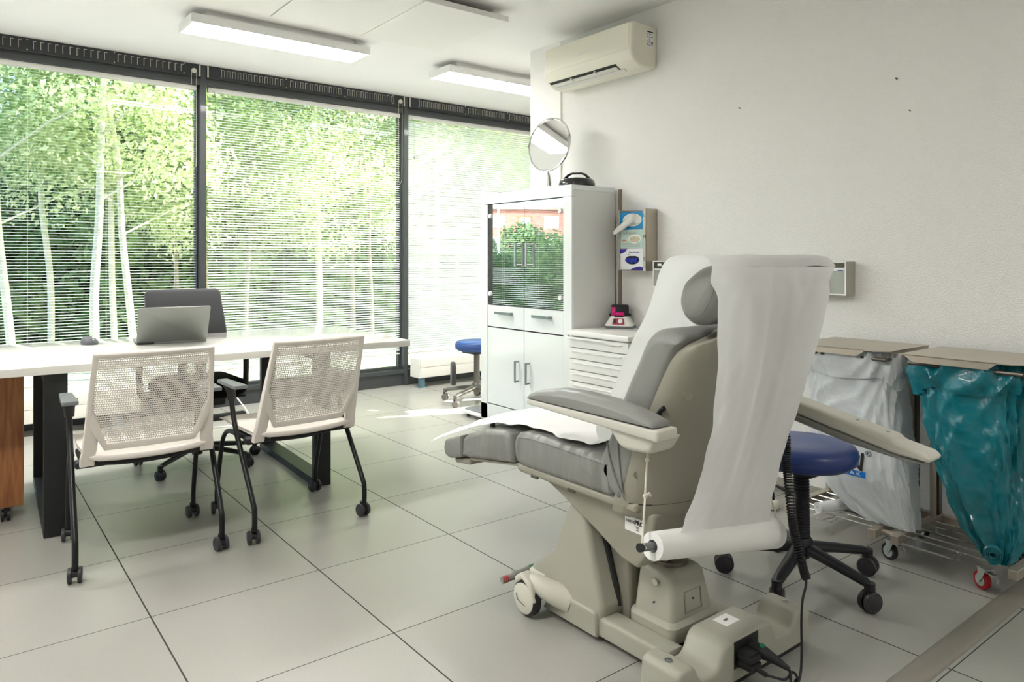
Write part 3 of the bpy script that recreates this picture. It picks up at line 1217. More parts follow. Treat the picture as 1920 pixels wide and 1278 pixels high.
# ================================================================ GLASS-FRONTED CABINET
CX, CY0, CY1 = 3.04, 3.305, 4.27
cab = thing('display_cabinet', 'tall glossy white cabinet with glass doors against the wall', 'cabinet', (3.24, 3.79, 0), 0)
b = BM()
box(b, CX + .0225, XW - .02, CY0, CY0 + .022, .07, 1.6395)       # side panels
box(b, CX + .0225, XW - .02, CY1 - .022, CY1, .07, 1.6395)
part('side_panel', b, 'cab_side', cab, smooth=0, bev=0.001, each=True)
b = BM()
box(b, XW - .035, XW - .02, CY0 + .022, CY1 - .022, .07, 1.64)
part('back_panel', b, 'cab_inside', cab, smooth=0)
b = BM()
box(b, CX, XW - .02, CY0, CY1, 1.640, 1.673)
box(b, CX, CX + .022, CY0, CY1, 1.600, 1.640)
part('top_panel', b, 'cab_white', cab, smooth=0, bev=0.002)
b = BM()
box(b, CX, CX + .022, CY0, CY0 + .078, .07, 1.598)
box(b, CX, CX + .022, CY1 - .078, CY1, .07, 1.598)
part('front_stile', b, 'cab_white', cab, smooth=0, bev=0.0015, each=True)
b = BM()
box(b, CX, CX + .022, CY0, CY1, .07, 0.180)
part('plinth', b, 'cab_white', cab, smooth=0, bev=0.0015)
ya, yb, ym = CY0 + .08, CY1 - .08, (CY0 + CY1) / 2 - .01
b = BM()
for z in (.19, .70, .888, 1.11, 1.30):
    box(b, CX + .03, XW - .035, CY0 + .022, CY1 - .022, z - .006, z + .006)
part('shelf', b, 'cab_inside', cab, smooth=0, each=True)
for y0, y1 in ((ya, ym - .003), (ym + .003, yb)):
    hy = y0 + .055 if y0 > ym else y1 - .055      # handle next to the centre
    b = BM()
    box(b, CX + .002, CX + .020, y0, y1, .188, .726)
    d = part('door', b, 'cab_white', cab, smooth=0, bev=0.0015)
    b = BM()
    tube(b, [(CX + .002, hy, .386), (CX - .028, hy, .386)], .0055, 8)
    tube(b, [(CX + .002, hy, .518), (CX - .028, hy, .518)], .0055, 8)
    box(b, CX - .034, CX - .026, hy - .006, hy + .006, .380, .524)
    part('handle', b, 'handle_grey', d, smooth=0)
    b = BM()
    box(b, CX + .002, CX + .020, y0, y1, .734, .884)
    d = part('drawer', b, 'cab_white', cab, smooth=0, bev=0.0015)
    c = (y0 + y1) / 2
    b = BM()
    box(b, CX - .030, CX - .020, c - .055, c + .085, .826, .844)
    box(b, CX - .030, CX + .002, c - .085, c - .055, .826, .844)
    part('handle', b, 'handle_grey', d, smooth=0, bev=0.001)
    b = BM()
    box(b, CX + .004, CX + .009, y0, y1, .892, 1.594)
    d = part('glass_door', b, 'cabinet_glass', cab, smooth=0, label='dark mirror-like glass door')
    b = BM()
    for z in (1.170, 1.308):
        tube(b, [(CX + .004, hy, z), (CX - .026, hy, z)], .005, 8)
    box(b, CX - .032, CX - .024, hy - .008, hy + .008, 1.160, 1.318)
    part('handle', b, 'zinc', d, smooth=0)
    hz = y0 + .03 if y0 < ym else y1 - .03
    for z in (.965, 1.515):
        b = BM()
        cyl(b, (CX + .004, hz, z), (CX - .004, hz, z), .016, seg=20)
        part('hinge_cap', b, 'label_white', d)
b = BM()
for y in (CY0 + .08, CY1 - .06):
    for x in (CX + .06, XW - .08):
        cyl(b, (x, y, 0.0), (x, y, .07), .018, seg=14)
part('foot', b, 'black_plastic', cab, each=True)
# papers and boxes seen through the glass
for (x, y, z, dx, dy, dz, m, nm, lb, ct) in [
        (CX + .07, 3.60, .895, .02, .17, .085, 'cab_sheet', 'leaflet', 'pale leaflet stood behind the glass on the lowest cabinet shelf', 'leaflet'),
        (CX + .12, 3.84, .895, .10, .10, .16, 'leaf_c', 'carton', 'green carton on the lowest glazed shelf of the cabinet', 'box'),
        (CX + .12, 3.72, .895, .10, .07, .16, 'crimson', 'carton', 'dark red carton on the lowest glazed shelf of the cabinet', 'box'),
        (CX + .10, 3.47, .895, .08, .12, .10, 'box_white', 'carton', 'white carton at the right end of the lowest glazed shelf', 'box'),
        (CX + .08, 3.60, 1.307, .03, .10, .065, 'box_white', 'carton', 'small white card box on the upper glass shelf of the cabinet', 'box')]:
    single(nm, rbox(BM(), x, x + dx, y - dy / 2, y + dy / 2, z, z + dz, .001, 1), m, lb, ct, smooth=0)

# things on top of the cabinet
mr = thing('table_mirror', 'round chrome make-up mirror standing on the cabinet', 'mirror', (3.215, 3.72, 1.673), 0)
NM = Vector((-0.98, -0.16, 0.105)).normalized()
Cm = Vector((3.205, 3.710, 1.982))
ux = Vector((0, 0, 1)).cross(NM).normalized()
uy = NM.cross(ux)
RM = Matrix((ux, uy, NM)).transposed()
b = BM()
lathe(b, [(.176, -.008), (.183, -.006), (.186, 0), (.183, .006), (.176, .008), (.171, .004), (.171, -.004)], Cm, 48, RM)
bmesh.ops.delete(b, geom=[f for f in b.faces if len(f.verts) > 4], context='FACES')
for i in range(48):
    pass
part('rim', b, 'chrome', mr)
b = BM()
lathe(b, [(.172, -.005), (.172, .002)], Cm, 48, RM)
part('mirror_glass', b, 'mirror_glass', mr, smooth=30)
b = BM()
bp = Cm - uy * .185
tube(b, [(3.215, 3.72, 1.69), (3.215, 3.72, 1.72), (3.212, 3.718, 1.76), tuple(bp + Vector((0, 0, .012)))], [.012, .018, .015, .010], 14)
part('stem', b, 'chrome', mr)
b = BM()
lathe(b, [(.085, 1.673), (.086, 1.677), (.06, 1.685), (.02, 1.695), (.010, 1.70)], (3.215, 3.72, 0), 32)
part('base', b, 'chrome', mr)

cs = thing('round_case', 'round black domed lid with a strap handle on the cabinet', 'lid', (3.20, 3.43, 1.673), 0)
b = BM()
lathe(b, [(.112, 1.673), (.118, 1.680), (.118, 1.698), (.114, 1.702), (.112, 1.715), (.10, 1.724), (.05, 1.732), (.001, 1.734)], (3.20, 3.43, 0), 40)
part('dome', b, 'case_black', cs, smooth=50)
b = BM()
hd = Vector((0.6, -0.8, 0)).normalized()
cc = Vector((3.20, 3.43, 0))
tube(b, [cc - hd * .085 + Vector((0, 0, 1.722)), cc - hd * .055 + Vector((0, 0, 1.752)), cc - hd * .03 + Vector((0, 0, 1.762)), cc + hd * .03 + Vector((0, 0, 1.762)), cc + hd * .055 + Vector((0, 0, 1.752)), cc + hd * .085 + Vector((0, 0, 1.722))],
     [.018, .014, .011, .011, .014, .018], 12, flat=0.6)
part('handle', b, 'case_black', cs, smooth=50)
single('tray', rbox(BM(), 3.10, 3.26, 3.98, 4.14, 1.673, 1.686, .003, 2), 'pad_grey', 'thin grey tray lying on top of the cabinet near its left end', 'tray')

# ================================================================ DRAWER UNIT
dr = thing('drawer_unit', 'white metal unit of shallow drawers beside the glass cabinet', 'drawer unit', (3.21, 3.04, 0), 0)
b = BM()
box(b, 3.022, 3.42, 2.80, 3.285, .06, .742)
part('body', b, 'drawer_side', dr, smooth=0, bev=0.001)
b = BM()
rbox(b, 2.985, 3.425, 2.785, 3.295, .746, .778, .008, 3)
tp = part('top', b, 'drawer_white', dr)
b = BM()
tube(b, spline([(3.0, 3.29, .742), (2.975, 3.27, .735), (2.972, 3.2, .733), (2.972, 2.98, .733), (2.98, 2.93, .72), (3.0, 2.90, .715)], 5), .006, 8)
part('front_rail', b, 'drawer_white', dr)
zt = .742
nd = 10
hh = (zt - .065) / nd
for i in range(nd):
    z0 = .065 + i * hh
    b = BM()
    box(b, 3.000, 3.022, 2.798, 3.287, z0 + .0028, z0 + hh - .0028)
    d = part('drawer', b, 'drawer_white', dr, smooth=0, bev=0.001)
    b = BM()
    zz = z0 + hh * 0.70
    tube(b, [(3.000, 2.845, zz), (2.985, 2.845, zz), (2.981, 2.852, zz + .001), (2.981, 3.232, zz + .001), (2.985, 3.24, zz), (3.000, 3.24, zz)], .0042, 8)
    part('handle', b, 'drawer_white', d)
b = BM()
for y in (2.83, 3.25):
    for x in (3.05, 3.39):
        cyl(b, (x, y, 0), (x, y, .06), .02, seg=14)
part('foot', b, 'black_plastic', dr, each=True)

# centrifuge
cf = thing('centrifuge', 'small white and pink centrifuge on the drawer unit', 'centrifuge', (3.345, 3.188, 0.7785), radians(-55))
def CF(b):
    b.transform(ROOTM[cf.name])
    return b
b = BM()
rings = []
for z, wx, wy in ((.004, .078, .066), (.014, .080, .068), (.020, .078, .066), (.055, .058, .050), (.066, .048, .042)):
    rings.append([Vector((u, v, z)) for u, v in rpoly([(-wx, -wy), (wx, -wy), (wx, wy), (-wx, wy)], .03, 5)])
loft(b, rings[1:])
part('housing', CF(b), 'drawer_white', cf)
b = BM()
rext(b, rpoly([(-.082, -.07), (.082, -.07), (.082, .07), (-.082, .07)], .032, 5), 'Z', .0, .014, .003, 2)
part('base_plate', CF(b), 'pad_grey', cf)
b = BM()
Mp = fr((0.0, -.0605, .040), (1, 0, 0), (0, .40, 1))
rext(b, rpoly([(-.036, -.019), (.036, -.019), (.028, .017), (-.028, .017)], .006, 4), 'Z', -.004, .003, 0, 1, Mp)
pn = part('control_panel', CF(b), 'crimson', cf)
b = BM()
rext(b, [(-.026, -.013), (-.014, -.013), (-.014, .009), (-.026, .009)], 'Z', .003, .005, 0, 1, Mp)
part('switch', CF(b), 'black_plastic', pn, smooth=0)
b = BM()
k_ = BM()
lathe(b, [(.013, 0.002), (.013, .010), (.010, .013), (.001, .014)], (0, 0, 0), 20)
b.transform(Mp @ Matrix.Translation((.012, -.001, 0)))
k_.free()
part('knob', CF(b), 'ink_white', pn)
b = BM()
cyl(b, (0, 0, .062), (0, 0, .125), .050, seg=32)
rbox(b, -.062, -.048, -.012, .012, .066, .080, .003, 2)
rbox(b, .048, .062, -.012, .012, .066, .080, .003, 2)
rt = part('rotor_drum', CF(b), 'black_plastic', cf)
b = BM()
for a0, a1, z0, z1 in ((205, 250, .070, .118), (252, 305, .070, .090)):
    surf(b, lambda u, v, a0=a0, a1=a1, z0=z0, z1=z1: Vector((.0515 * cos(radians(a0 + (a1 - a0) * u)), .0515 * sin(radians(a0 + (a1 - a0) * u)), z0 + (z1 - z0) * v)), 8, 1)
part('pink_window', CF(b), 'pink', rt, solid=0.002)
b = BM()
cyl(b, (0, 0, .125), (0, 0, .129), .046, seg=32)
part('drum_lid', CF(b), 'black_plastic', rt)

cf.scale = (1.1, 1.1, 1.12)

# ================================================================ GLOVE DISPENSER, WALL BOXES
gd = thing('glove_dispenser', 'stainless steel wall holder stacked with glove boxes, lettered L M S', 'dispenser', (3.39, 3.08, 1.125), 0)
b = BM()
gy0, gy1, gz0, gz1 = 2.965, 3.198, 1.140, 1.518
box(b, XW - .004, XW - .001, gy0, gy1, gz0, gz1)
box(b, 3.335, XW - .001, gy0, gy0 + .002, gz0, gz1)
box(b, 3.335, XW - .001, gy1 - .002, gy1, gz0, gz1)
box(b, 3.335, 3.337, gy0, gy0 + .022, gz0, gz1)
box(b, 3.335, 3.337, gy1 - .016, gy1, gz0, gz1)
box(b, 3.335, XW - .001, gy0, gy1, gz0 - .002, gz0)
part('holder', b, 'stainless', gd, smooth=0)
b = BM()
for ch, z in (('L', 1.478), ('M', 1.345), ('S', 1.210)):
    text(b, ch, .030, fr((3.3345, gy0 + .012, z), (0, -1, 0), (0, 0, 1)))
part('letters', b, 'ink_black', gd, smooth=0)
boxes = [(1.395, 1.503, 'box_blue', 'bright blue tissue-topped glove box, topmost in the steel wall holder'),
         (1.278, 1.393, 'box_green', 'pale green glove box in the middle of the steel wall holder'),
         (1.144, 1.276, 'box_white', 'white and purple glove box, lowest in the steel wall holder')]
gb = []
for z0, z1, m, lb in boxes:
    t = thing('glove_box', lb, 'glove box', (3.385, 3.075, z0), 0, 'glove boxes in the wall holder')
    gb.append(t)
    part('carton', box(BM(), 3.343, XW - .006, gy0 + .026, gy1 - .012, z0, z1), m, t, smooth=0)
def oval(b, yc, zc, ry, rz, x0, x1, n=28, f=None):
    pr = [(yc + ry * cos(2 * pi * k / n), zc + rz * sin(2 * pi * k / n)) for k in range(n)]
    if f:
        pr = [f(*p) for p in pr]
    return rext(b, pr, 'X', x0, x1)
b = BM()
oval(b, 3.083, 1.452, .078, .040, 3.342, 3.3435)
part('opening', b, 'ink_white', gb[0], smooth=0)
b = BM()
def glove(u, v):
    a = 2 * pi * v
    q = spline([(3.345, 3.06, 1.462), (3.325, 3.075, 1.455), (3.312, 3.105, 1.43), (3.305, 3.150, 1.405), (3.30, 3.200, 1.372)], 6)
    i = min(int(u * 24), 24)
    c = q[i]
    r = (.042 * (1 - u) ** 0.8 + .013 * u + .004 * sin(9 * u + 3 * a)) 
    return c + Vector((.35 * r * cos(a), .75 * r * cos(a) * .6 + .2 * r * sin(a), r * sin(a) * .75))
surf(b, glove, 24, 16)
surf(b, lambda u, v: Vector((3.341 - .010 * sin(pi * v) * (1 + .3 * sin(7 * u * pi)), 3.083 + .070 * cos(2 * pi * u) * (1 - v), 1.452 + .034 * sin(2 * pi * u) * (1 - v))), 24, 5, True)
part('glove', b, 'tissue', gb[0], smooth=60, label='white glove pulled half out')
b = BM()
for k in range(14):
    y, z = random.uniform(3.0, 3.175), random.choice((random.uniform(1.492, 1.501), random.uniform(1.398, 1.408)))
    box(b, 3.3420, 3.3432, y, y + .004, z, z + .003)
part('printed_dots', b, 'red_mark', gb[0], smooth=0)
b = BM()
text(b, 'soft touch', .026, fr((3.3425, 3.105, 1.372), (0, -1, 0), (0, 0, 1)))
for k in range(4):
    box(b, 3.3422, 3.3430, 3.02, 3.165, 1.286 + k * .007, 1.288 + k * .007)
part('printing', b, 'skirting', gb[1], smooth=0)
b = BM()
box(b, 3.3420, 3.3430, 3.135, 3.165, 1.322, 1.332)
part('orange_patch', b, 'orange', gb[1], smooth=0)
b = BM()
oval(b, 3.062, 1.335, .052, .028, 3.3415, 3.3430)
part('opening', b, 'ink_white', gb[1], smooth=0)
b = BM()
surf(b, lambda u, v: Vector((3.341 - .008 * sin(pi * v) * (1 + .5 * sin(5 * u * 2 * pi)), 3.062 + .044 * cos(2 * pi * u) * (1 - v), 1.333 + .020 * sin(2 * pi * u) * (1 - v))), 30, 5, True)
part('gloves', b, 'glove_cream', gb[1], smooth=60)
b = BM()
rext(b, [(3.184, 1.274), (3.184, 1.243), (3.165, 1.246), (3.14, 1.258), (3.125, 1.274)], 'X', 3.3415, 3.3430)
rext(b, [(3.10, 1.1445), (3.06, 1.160), (3.02, 1.166), (2.992, 1.160), (2.992, 1.1445)], 'X', 3.3415, 3.3430)
part('purple_corner', b, 'box_purple', gb[2], smooth=0, each=True)
b = BM()
text(b, 'Peha-soft nitrile', .014, fr((3.3425, 3.068, 1.253), (0, -1, 0), (0, 0, 1)))
text(b, 'fino', .009, fr((3.3425, 3.11, 1.238), (0, -1, 0), (0, 0, 1)))
part('printing', b, 'box_purple', gb[2], smooth=0)
b = BM()
oval(b, 3.082, 1.203, .055, .026, 3.3412, 3.3428, f=lambda y, z: (y, z + .35 * abs(y - 3.082) ** 1.0 * .35 if z > 1.203 else z))
part('opening', b, 'ink_black', gb[2], smooth=0)
b = BM()
for k in range(9):
    y = 3.040 + k * .0105
    tube(b, spline([(3.343, y, 1.215 - .002 * (k % 3)), (3.333, y + random.uniform(-.006, .006), 1.203), (3.343, y + random.uniform(-.008, .008), 1.186 + abs(k - 4) * .002)], 4), .0065, 7)
part('gloves', b, 'glove_blue', gb[2], smooth=60)

def wall_box(y0, y1, z0, z1, depth, label, fill):
    t = thing('wall_dispenser', label, 'dispenser', (XW - depth / 2, (y0 + y1) / 2, z0), 0)
    x0 = XW - depth
    b = BM()
    box(b, XW - .003, XW - .0005, y0, y1, z0, z1)
    box(b, x0, XW - .003, y0, y0 + .004, z0, z1)
    box(b, x0, XW - .003, y1 - .004, y1, z0, z1)
    box(b, x0, XW - .003, y0 + .004, y1 - .004, z0, z0 + .004)
    box(b, x0, XW - .003, y0 + .004, y1 - .004, z1 - .004, z1)
    part('case', b, 'base_beige', t, smooth=0)
    for s_ in ((x0 - .002, y0, y0 + .006, z0, z1), (x0 - .002, y1 - .006, y1, z0, z1), (x0 - .002, y0, y1, z0, z0 + .006), (x0 - .002, y0, y1, z1 - .006, z1)):
        pass
    b = BM()
    for (a0, a1, c0, c1) in ((y0, y0 + .006, z0, z1), (y1 - .006, y1, z0, z1), (y0 + .006, y1 - .006, z0, z0 + .006), (y0 + .006, y1 - .006, z1 - .006, z1)):
        box(b, x0 - .003, x0, a0, a1, c0, c1)
    part('front_frame', b, 'label_white', t, smooth=0)
    part('clear_front', box(BM(), x0 + .001, x0 + .002, y0 + .005, y1 - .005, z0 + .005, z1 - .045), 'clear_plastic', t, smooth=0)
    return t, x0
t, x0 = wall_box(2.70, 2.925, 1.043, 1.200, .085, 'clear-fronted wall dispenser beside the glove holder', 0)
b = BM()
tube(b, [(x0 + .004, 2.915, 1.150), (x0 - .008, 2.90, 1.150), (x0 - .008, 2.74, 1.150), (x0 + .004, 2.72, 1.150)], .003, 6)
tube(b, [(x0 + .004, 2.86, 1.170), (x0 - .008, 2.845, 1.150)], .003, 6)
part('flap_rim', b, 'label_white', t)
b = BM()
box(b, x0 + .0005, x0 + .001, 2.862, 2.892, 1.170, 1.184)
part('label', b, 'ink_white', t, smooth=0)
for k, (y, z, r_) in enumerate(((2.865, 1.05, .4), (2.845, 1.05, -.3), (2.82, 1.05, .1))):
    b = BM()
    M = Matrix.Translation((x0 + .03, y, z + .03)) @ Matrix.Rotation(r_, 4, 'X')
    obox(b, (0, 0, 0), (.02, .018, .075 - .01 * k), None)
    b.transform(M)
    single('sachet', b, 'label_white', ['tilted white sachet inside the clear wall dispenser', 'white sachet leaning the other way in the clear wall dispenser', 'upright white sachet in the clear wall dispenser'][k],
           'sachet', 'sachets in the clear dispenser', smooth=0)
t, x0 = wall_box(1.735, 1.94, 1.040, 1.200, .085, 'small beige wall dispenser right of the treatment chair', 1)
b = BM()
box(b, x0 + .006, x0 + .06, 1.748, 1.80, 1.048, 1.170)
single('packet', b, 'box_white', 'white printed packet inside the small beige wall dispenser', 'packet', smooth=0)
b = BM()
box(b, x0 + .0045, x0 + .006, 1.752, 1.778, 1.098, 1.104)
box(b, x0 + .0045, x0 + .006, 1.753, 1.780, 1.155, 1.160)
single('packet_band', b, 'box_purple', 'dark printed bands on the packet in the small wall dispenser', 'print', smooth=0)

# ================================================================ AIR CONDITIONER
ac = thing('air_conditioner', 'cream wall-mounted air conditioner near the ceiling', 'air conditioner', (3.33, 3.37, 2.37), 0)
ay0, ay1 = 2.970, 3.775
prof = rpoly([(XW - .001, 2.385), (XW - .001, 2.632), (3.245, 2.642), (3.218, 2.630), (3.208, 2.455), (3.232, 2.405), (3.30, 2.372), (3.40, 2.366)], [.004, .004, .02, .02, .02, .02, .02, .02], 4)
b = BM()
rext(b, prof, 'Y', ay0, ay1, .018, 4)
part('housing', b, 'ac_white', ac, smooth=40)
b = BM()
rext(b, rpoly([(3.206, 2.47), (3.215, 2.628), (3.222, 2.628), (3.214, 2.47)], .002, 2), 'Y', ay0 + .02, ay1 - .02, .002, 1)
part('front_panel', b, 'ac_white', ac, smooth=40)
b = BM()
Md = Matrix.Rotation(0, 4, 'X')
# louvre slot: dark recess with two flaps on the lower front edge
p0, p1 = Vector((3.233, 0, 2.4055)), Vector((3.303, 0, 2.3715))
d = (p1 - p0).normalized()
nrm = Vector((d.z, 0, -d.x))
if nrm.x > 0:
    nrm = -nrm
def quadbox(b, s0, s1, y0, y1, t0, t1):
    v = []
    for y in (y0, y1):
        for s_, t_ in ((s0, t0), (s1, t0), (s1, t1), (s0, t1)):
            p = p0 + d * s_ + nrm * t_
            v.append(b.verts.new((p.x, y, p.z)))
    for f in ((0, 1, 2, 3), (7, 6, 5, 4), (0, 4, 5, 1), (1, 5, 6, 2), (2, 6, 7, 3), (3, 7, 4, 0)):
        b.faces.new([v[i] for i in f])
    return b
quadbox(b, .000, .078, ay0 + .15, ay1 - .035, -.004, .0015)
part('louvre_slot', b, 'ac_dark', ac, smooth=0)
b = BM()
quadbox(b, .016, .046, ay0 + .155, ay1 - .04, .004, .010)
part('flap', b, 'ac_flap', ac, smooth=0, bev=0.002)
b = BM()
quadbox(b, .052, .082, ay0 + .12, ay1 - .04, .001, .006)
part('flap', b, 'ac_flap', ac, smooth=0, bev=0.002)
b = BM()
for y in (3.30, 3.52):
    quadbox(b, .004, .03, y, y + .012, .001, .014)
part('flap_bracket', b, 'ac_flap', ac, smooth=0, each=True)
b = BM()
Mt = fr((3.2065, 3.375, 2.530), (0, -1, 0), (0, 0, 1))
for (x, z) in ((0, .009), (-.0075, -.004), (.0075, -.004)):
    rext(b, [(x - .122, z), (x - .1175, z - .0065 + .013), (x - .113, z), (x - .1175, z - .0065 - .000)], 'Z', 0, .001, 0, 1, Mt @ Matrix.Translation((.05, 0, 0)))
text(b, 'MITSUBISHI', .024, Mt @ Matrix.Translation((.012, 0, 0)), .0006)
part('logo', b, 'ink_white', ac, smooth=0)
b = BM()
box(b, 3.345, 3.41, ay0 - .0012, ay0, 2.500, 2.605)
lb_ = part('rating_label', b, 'label_white', ac, smooth=0)
b = BM()
box(b, 3.35, 3.405, ay0 - .002, ay0 - .0012, 2.590, 2.597)
for k in range(9):
    for j in range(3):
        if random.random() < .75:
            box(b, 3.352 + j * .018, 3.352 + j * .018 + random.uniform(.006, .015), ay0 - .002, ay0 - .0012, 2.510 + k * .0085, 2.5135 + k * .0085)
box(b, 3.39, 3.402, ay0 - .002, ay0 - .0012, 2.525, 2.535)
part('print', b, 'ink_black', lb_, smooth=0)

# screws left in the wall
for y, z, s in ((2.375, 2.040, 1), (1.540, 2.039, 1.2), (1.482, 1.883, .8)):
    b = BM()
    cyl(b, (XW, y, z), (XW - .012, y, z + .002), .0035 * s, seg=8)
    single('wall_screw', b, 'stainless_dark', {2.375: 'small dark screw in the wall above the treatment chair', 1.54: 'screw in the upper right of the wall', 1.482: 'lone screw in the wall just below the upper right one'}[y], 'screw', 'screws in the right wall')

# ================================================================ TREATMENT CHAIR
TC = thing('treatment_chair', 'large beige and grey leather treatment chair seen from behind', 'treatment chair', (1.82, 1.55, 0), 0)
XC = 1.82
def pillow(poly, x0, x1, r, rc=.02, tr=None, n=5):
    return rext(BM(), rpoly(poly, rc, 5), 'X', x0, x1, r, n, None, tr)

# base frame: wide rear bar with raised ends and middle, and two rails running forward
b = BM()
prof = rpoly([(1.500, .022), (1.505, .118), (1.520, .130), (1.572, .130), (1.600, .080), (1.672, .078), (1.704, .130), (1.727, .141), (1.915, .141), (1.938, .130),
              (1.962, .078), (2.042, .080), (2.068, .126), (2.125, .126), (2.140, .112), (2.146, .022)], [.004, .012, .01, .015, .012, .02, .02, .02, .02, .02, .02, .012, .015, .012, .01, .004], 5)
rext(b, prof, 'Y', 1.225, 1.358, .012, 4)
frb = part('rear_bar', b, 'base_beige', TC)
for x in (1.536, 2.104):
    b = BM()
    zs = .130 if x < 1.8 else .126
    cyl(b, (x, 1.285, zs - .003), (x, 1.285, zs + .0025), .011, seg=20)
    cyl(b, (x, 1.285, zs + .0025), (x, 1.285, zs + .0045), .005, seg=10)
    part('screw', b, 'zinc', frb)
b = BM()
box(b, 1.795, 1.860, 1.285, 1.335, .1412, .1418)
lbm = part('label', b, 'label_white', frb, smooth=0)
b = BM()
text(b, 'REF', .012, fr((1.8275, 1.31, .1419), (1, 0, 0), (0, 1, 0)))
part('print', b, 'ink_black', lbm, smooth=0)
for x0, x1 in ((1.625, 1.705), (1.94, 2.02)):
    b = BM()
    rext(b, rpoly([(x0, .022), (x1, .022), (x1, .082), (x0, .082)], [.004, .004, .015, .015], 4), 'Y', 1.37, 1.68, .003, 2)
    part('side_rail', b, 'base_beige', TC)
b = BM()
box(b, 1.705, 1.94, 1.38, 1.66, .03, .05)
box(b, 1.52, 2.13, 1.240, 1.345, .0, .0225)
part('underside', b, 'rubber_black', TC, smooth=0, each=True)
# socket recess and plugs on the back of the bar
b = BM()
box(b, 1.745, 1.86, 1.2235, 1.2255, .060, .135)
sk = part('socket_panel', b, 'black_plastic', TC, smooth=0)
b = BM()
rbox(b, 1.752, 1.800, 1.172, 1.2245, .072, .086, .003, 2)
rbox(b, 1.752, 1.800, 1.172, 1.2245, .092, .106, .003, 2)
rbox(b, 1.755, 1.797, 1.180, 1.2245, .066, .112, .003, 2)
tube(b, [(1.776, 1.178, .075), (1.79, 1.15, .062)], .007, 8)
part('plug', b, 'black_plastic', sk)
b = BM()
tube(b, [(1.822, 1.2245, .102), (1.826, 1.18, .098), (1.834, 1.145, .088), (1.846, 1.115, .074)], [.020, .018, .012, .006], 14)
p2 = part('plug', b, 'black_plastic', sk)
b = BM()
cyl(b, (1.826, 1.188, .112), (1.826, 1.186, .1175), .009, seg=16)
part('green_dot', b, 'green_mark', p2, label='small green round sticker')

# tall front housing that covers the lift
prof = rpoly([(1.635, .020), (1.625, .110), (1.700, .305), (1.742, .405), (1.800, .408), (1.835, .345), (1.870, .225), (1.985, .140), (2.000, .040), (1.835, .014)],
             [.01, .01, .03, .015, .03, .02, .03, .04, .03, .01], 5)
def ht(p):
    x, y, z = p
    f = max(0, min(1, (z - .10) / .30))
    return (XC + (x - XC) * (1.06 - .16 * f), y, z)
b = BM()
rext(b, prof, 'X', 1.632, 2.008, .022, 5, None, ht)
part('lift_housing', b, 'base_beige', TC, smooth=40)
b = BM()
rext(b, rpoly([(1.64, .018), (1.64, .10), (1.86, .10), (1.90, .02)], [.004, .02, .03, .004], 4), 'X', 1.612, 2.028, .012, 4)
part('housing_skirt', b, 'base_beige', TC, smooth=40)
# inner lift arm seen through the gap
b = BM()
rext(b, rpoly([(1.80, .42), (1.74, .42), (1.44, .335), (1.45, .292), (1.565, .285), (1.592, .26), (1.592, .055), (1.66, .055), (1.668, .12), (1.715, .29)], [.02, .02, .02, .01, .02, .02, .003, .003, .02, .02], 4), 'X', 1.716, 1.925, .012, 4)
part('lift_arm', b, 'shell_dark', TC, smooth=40)
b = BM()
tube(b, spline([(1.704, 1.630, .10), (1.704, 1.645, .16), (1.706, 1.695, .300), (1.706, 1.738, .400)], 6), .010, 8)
part('gap_shade', b, 'rubber_black', TC)  # black tube imitating the shade in the slot beside the lift arm
# front wheels with covers
for s in (-1, 1):
    xw = XC + s * .262
    b = BM()
    lathe(b, [(.001, -.018), (.050, -.018), (.057, -.014), (.060, -.006), (.060, .010), (.054, .016), (.001, .016)], (xw, 1.915, .064), 32, Matrix.Rotation(pi / 2 * s * -1, 4, 'Y').to_3x3())
    wh = part('wheel', b, 'rubber_black', TC)
    b = BM()
    lathe(b, [(.001, .016), (.050, .0165), (.051, .020), (.046, .023), (.001, .024)], (xw, 1.915, .064), 32, Matrix.Rotation(pi / 2 * s, 4, 'Y').to_3x3())
    part('wheel_cap', b, 'base_white', wh)
    b = BM()
    tube(b, [(xw + s * .0255, 1.945, .075), (xw + s * .0255, 1.94, .055), (xw + s * .0255, 1.90, .045)], .0015, 6)
    part('cap_mark', b, 'ink_grey', wh)
    b = BM()
    tube(b, spline([(xw - s * .012, 1.93, .112), (xw - s * .02, 1.885, .112), (xw - s * .045, 1.84, .095), (xw - s * .085, 1.79, .075)], 5),
         [.026 + .018 * k / 15 for k in range(16)], 16)
    rext(b, rpoly([(1.855, .065), (1.875, .125), (1.93, .148), (1.965, .120), (1.955, .10), (1.92, .128), (1.885, .105), (1.875, .065)], .01, 3), 'X', xw - .022, xw + .020, .006, 2)
    part('wheel_cover', b, 'base_white', TC, smooth=50)
    # brake pedal bar with coloured tips
    b = BM()
    a0, a1 = Vector((XC + s * .305, 2.005, .098)), Vector((XC + s * .165, 1.985, .118))
    tube(b, [a0, a0.lerp(a1, .3), a0.lerp(a1, .36), a0.lerp(a1, .44), a0.lerp(a1, .5), a0.lerp(a1, 1)], [.0115, .0115, .016, .016, .0125, .014], 14)
    pd = part('brake_pedal', b, 'lever_grey', TC)
    for tt, mm, nn in ((.04, 'red_mark', 'red_tip'), (.80, 'green_mark', 'green_tip')):
        b = BM()
        for k in range(3):
            q0 = a0.lerp(a1, tt + .05 * k)
            q1 = a0.lerp(a1, tt + .05 * k + .03)
            cyl(b, q0, q1, .0145 if mm == 'green_mark' else .0122, seg=14)
        part(nn, b, mm, pd)
    b = BM()
    tube(b, [(XC + s * .19, 1.975, .112), (XC + s * .19, 1.90, .11)], .018, 10)
    part('pedal_mount', b, 'base_white', TC)

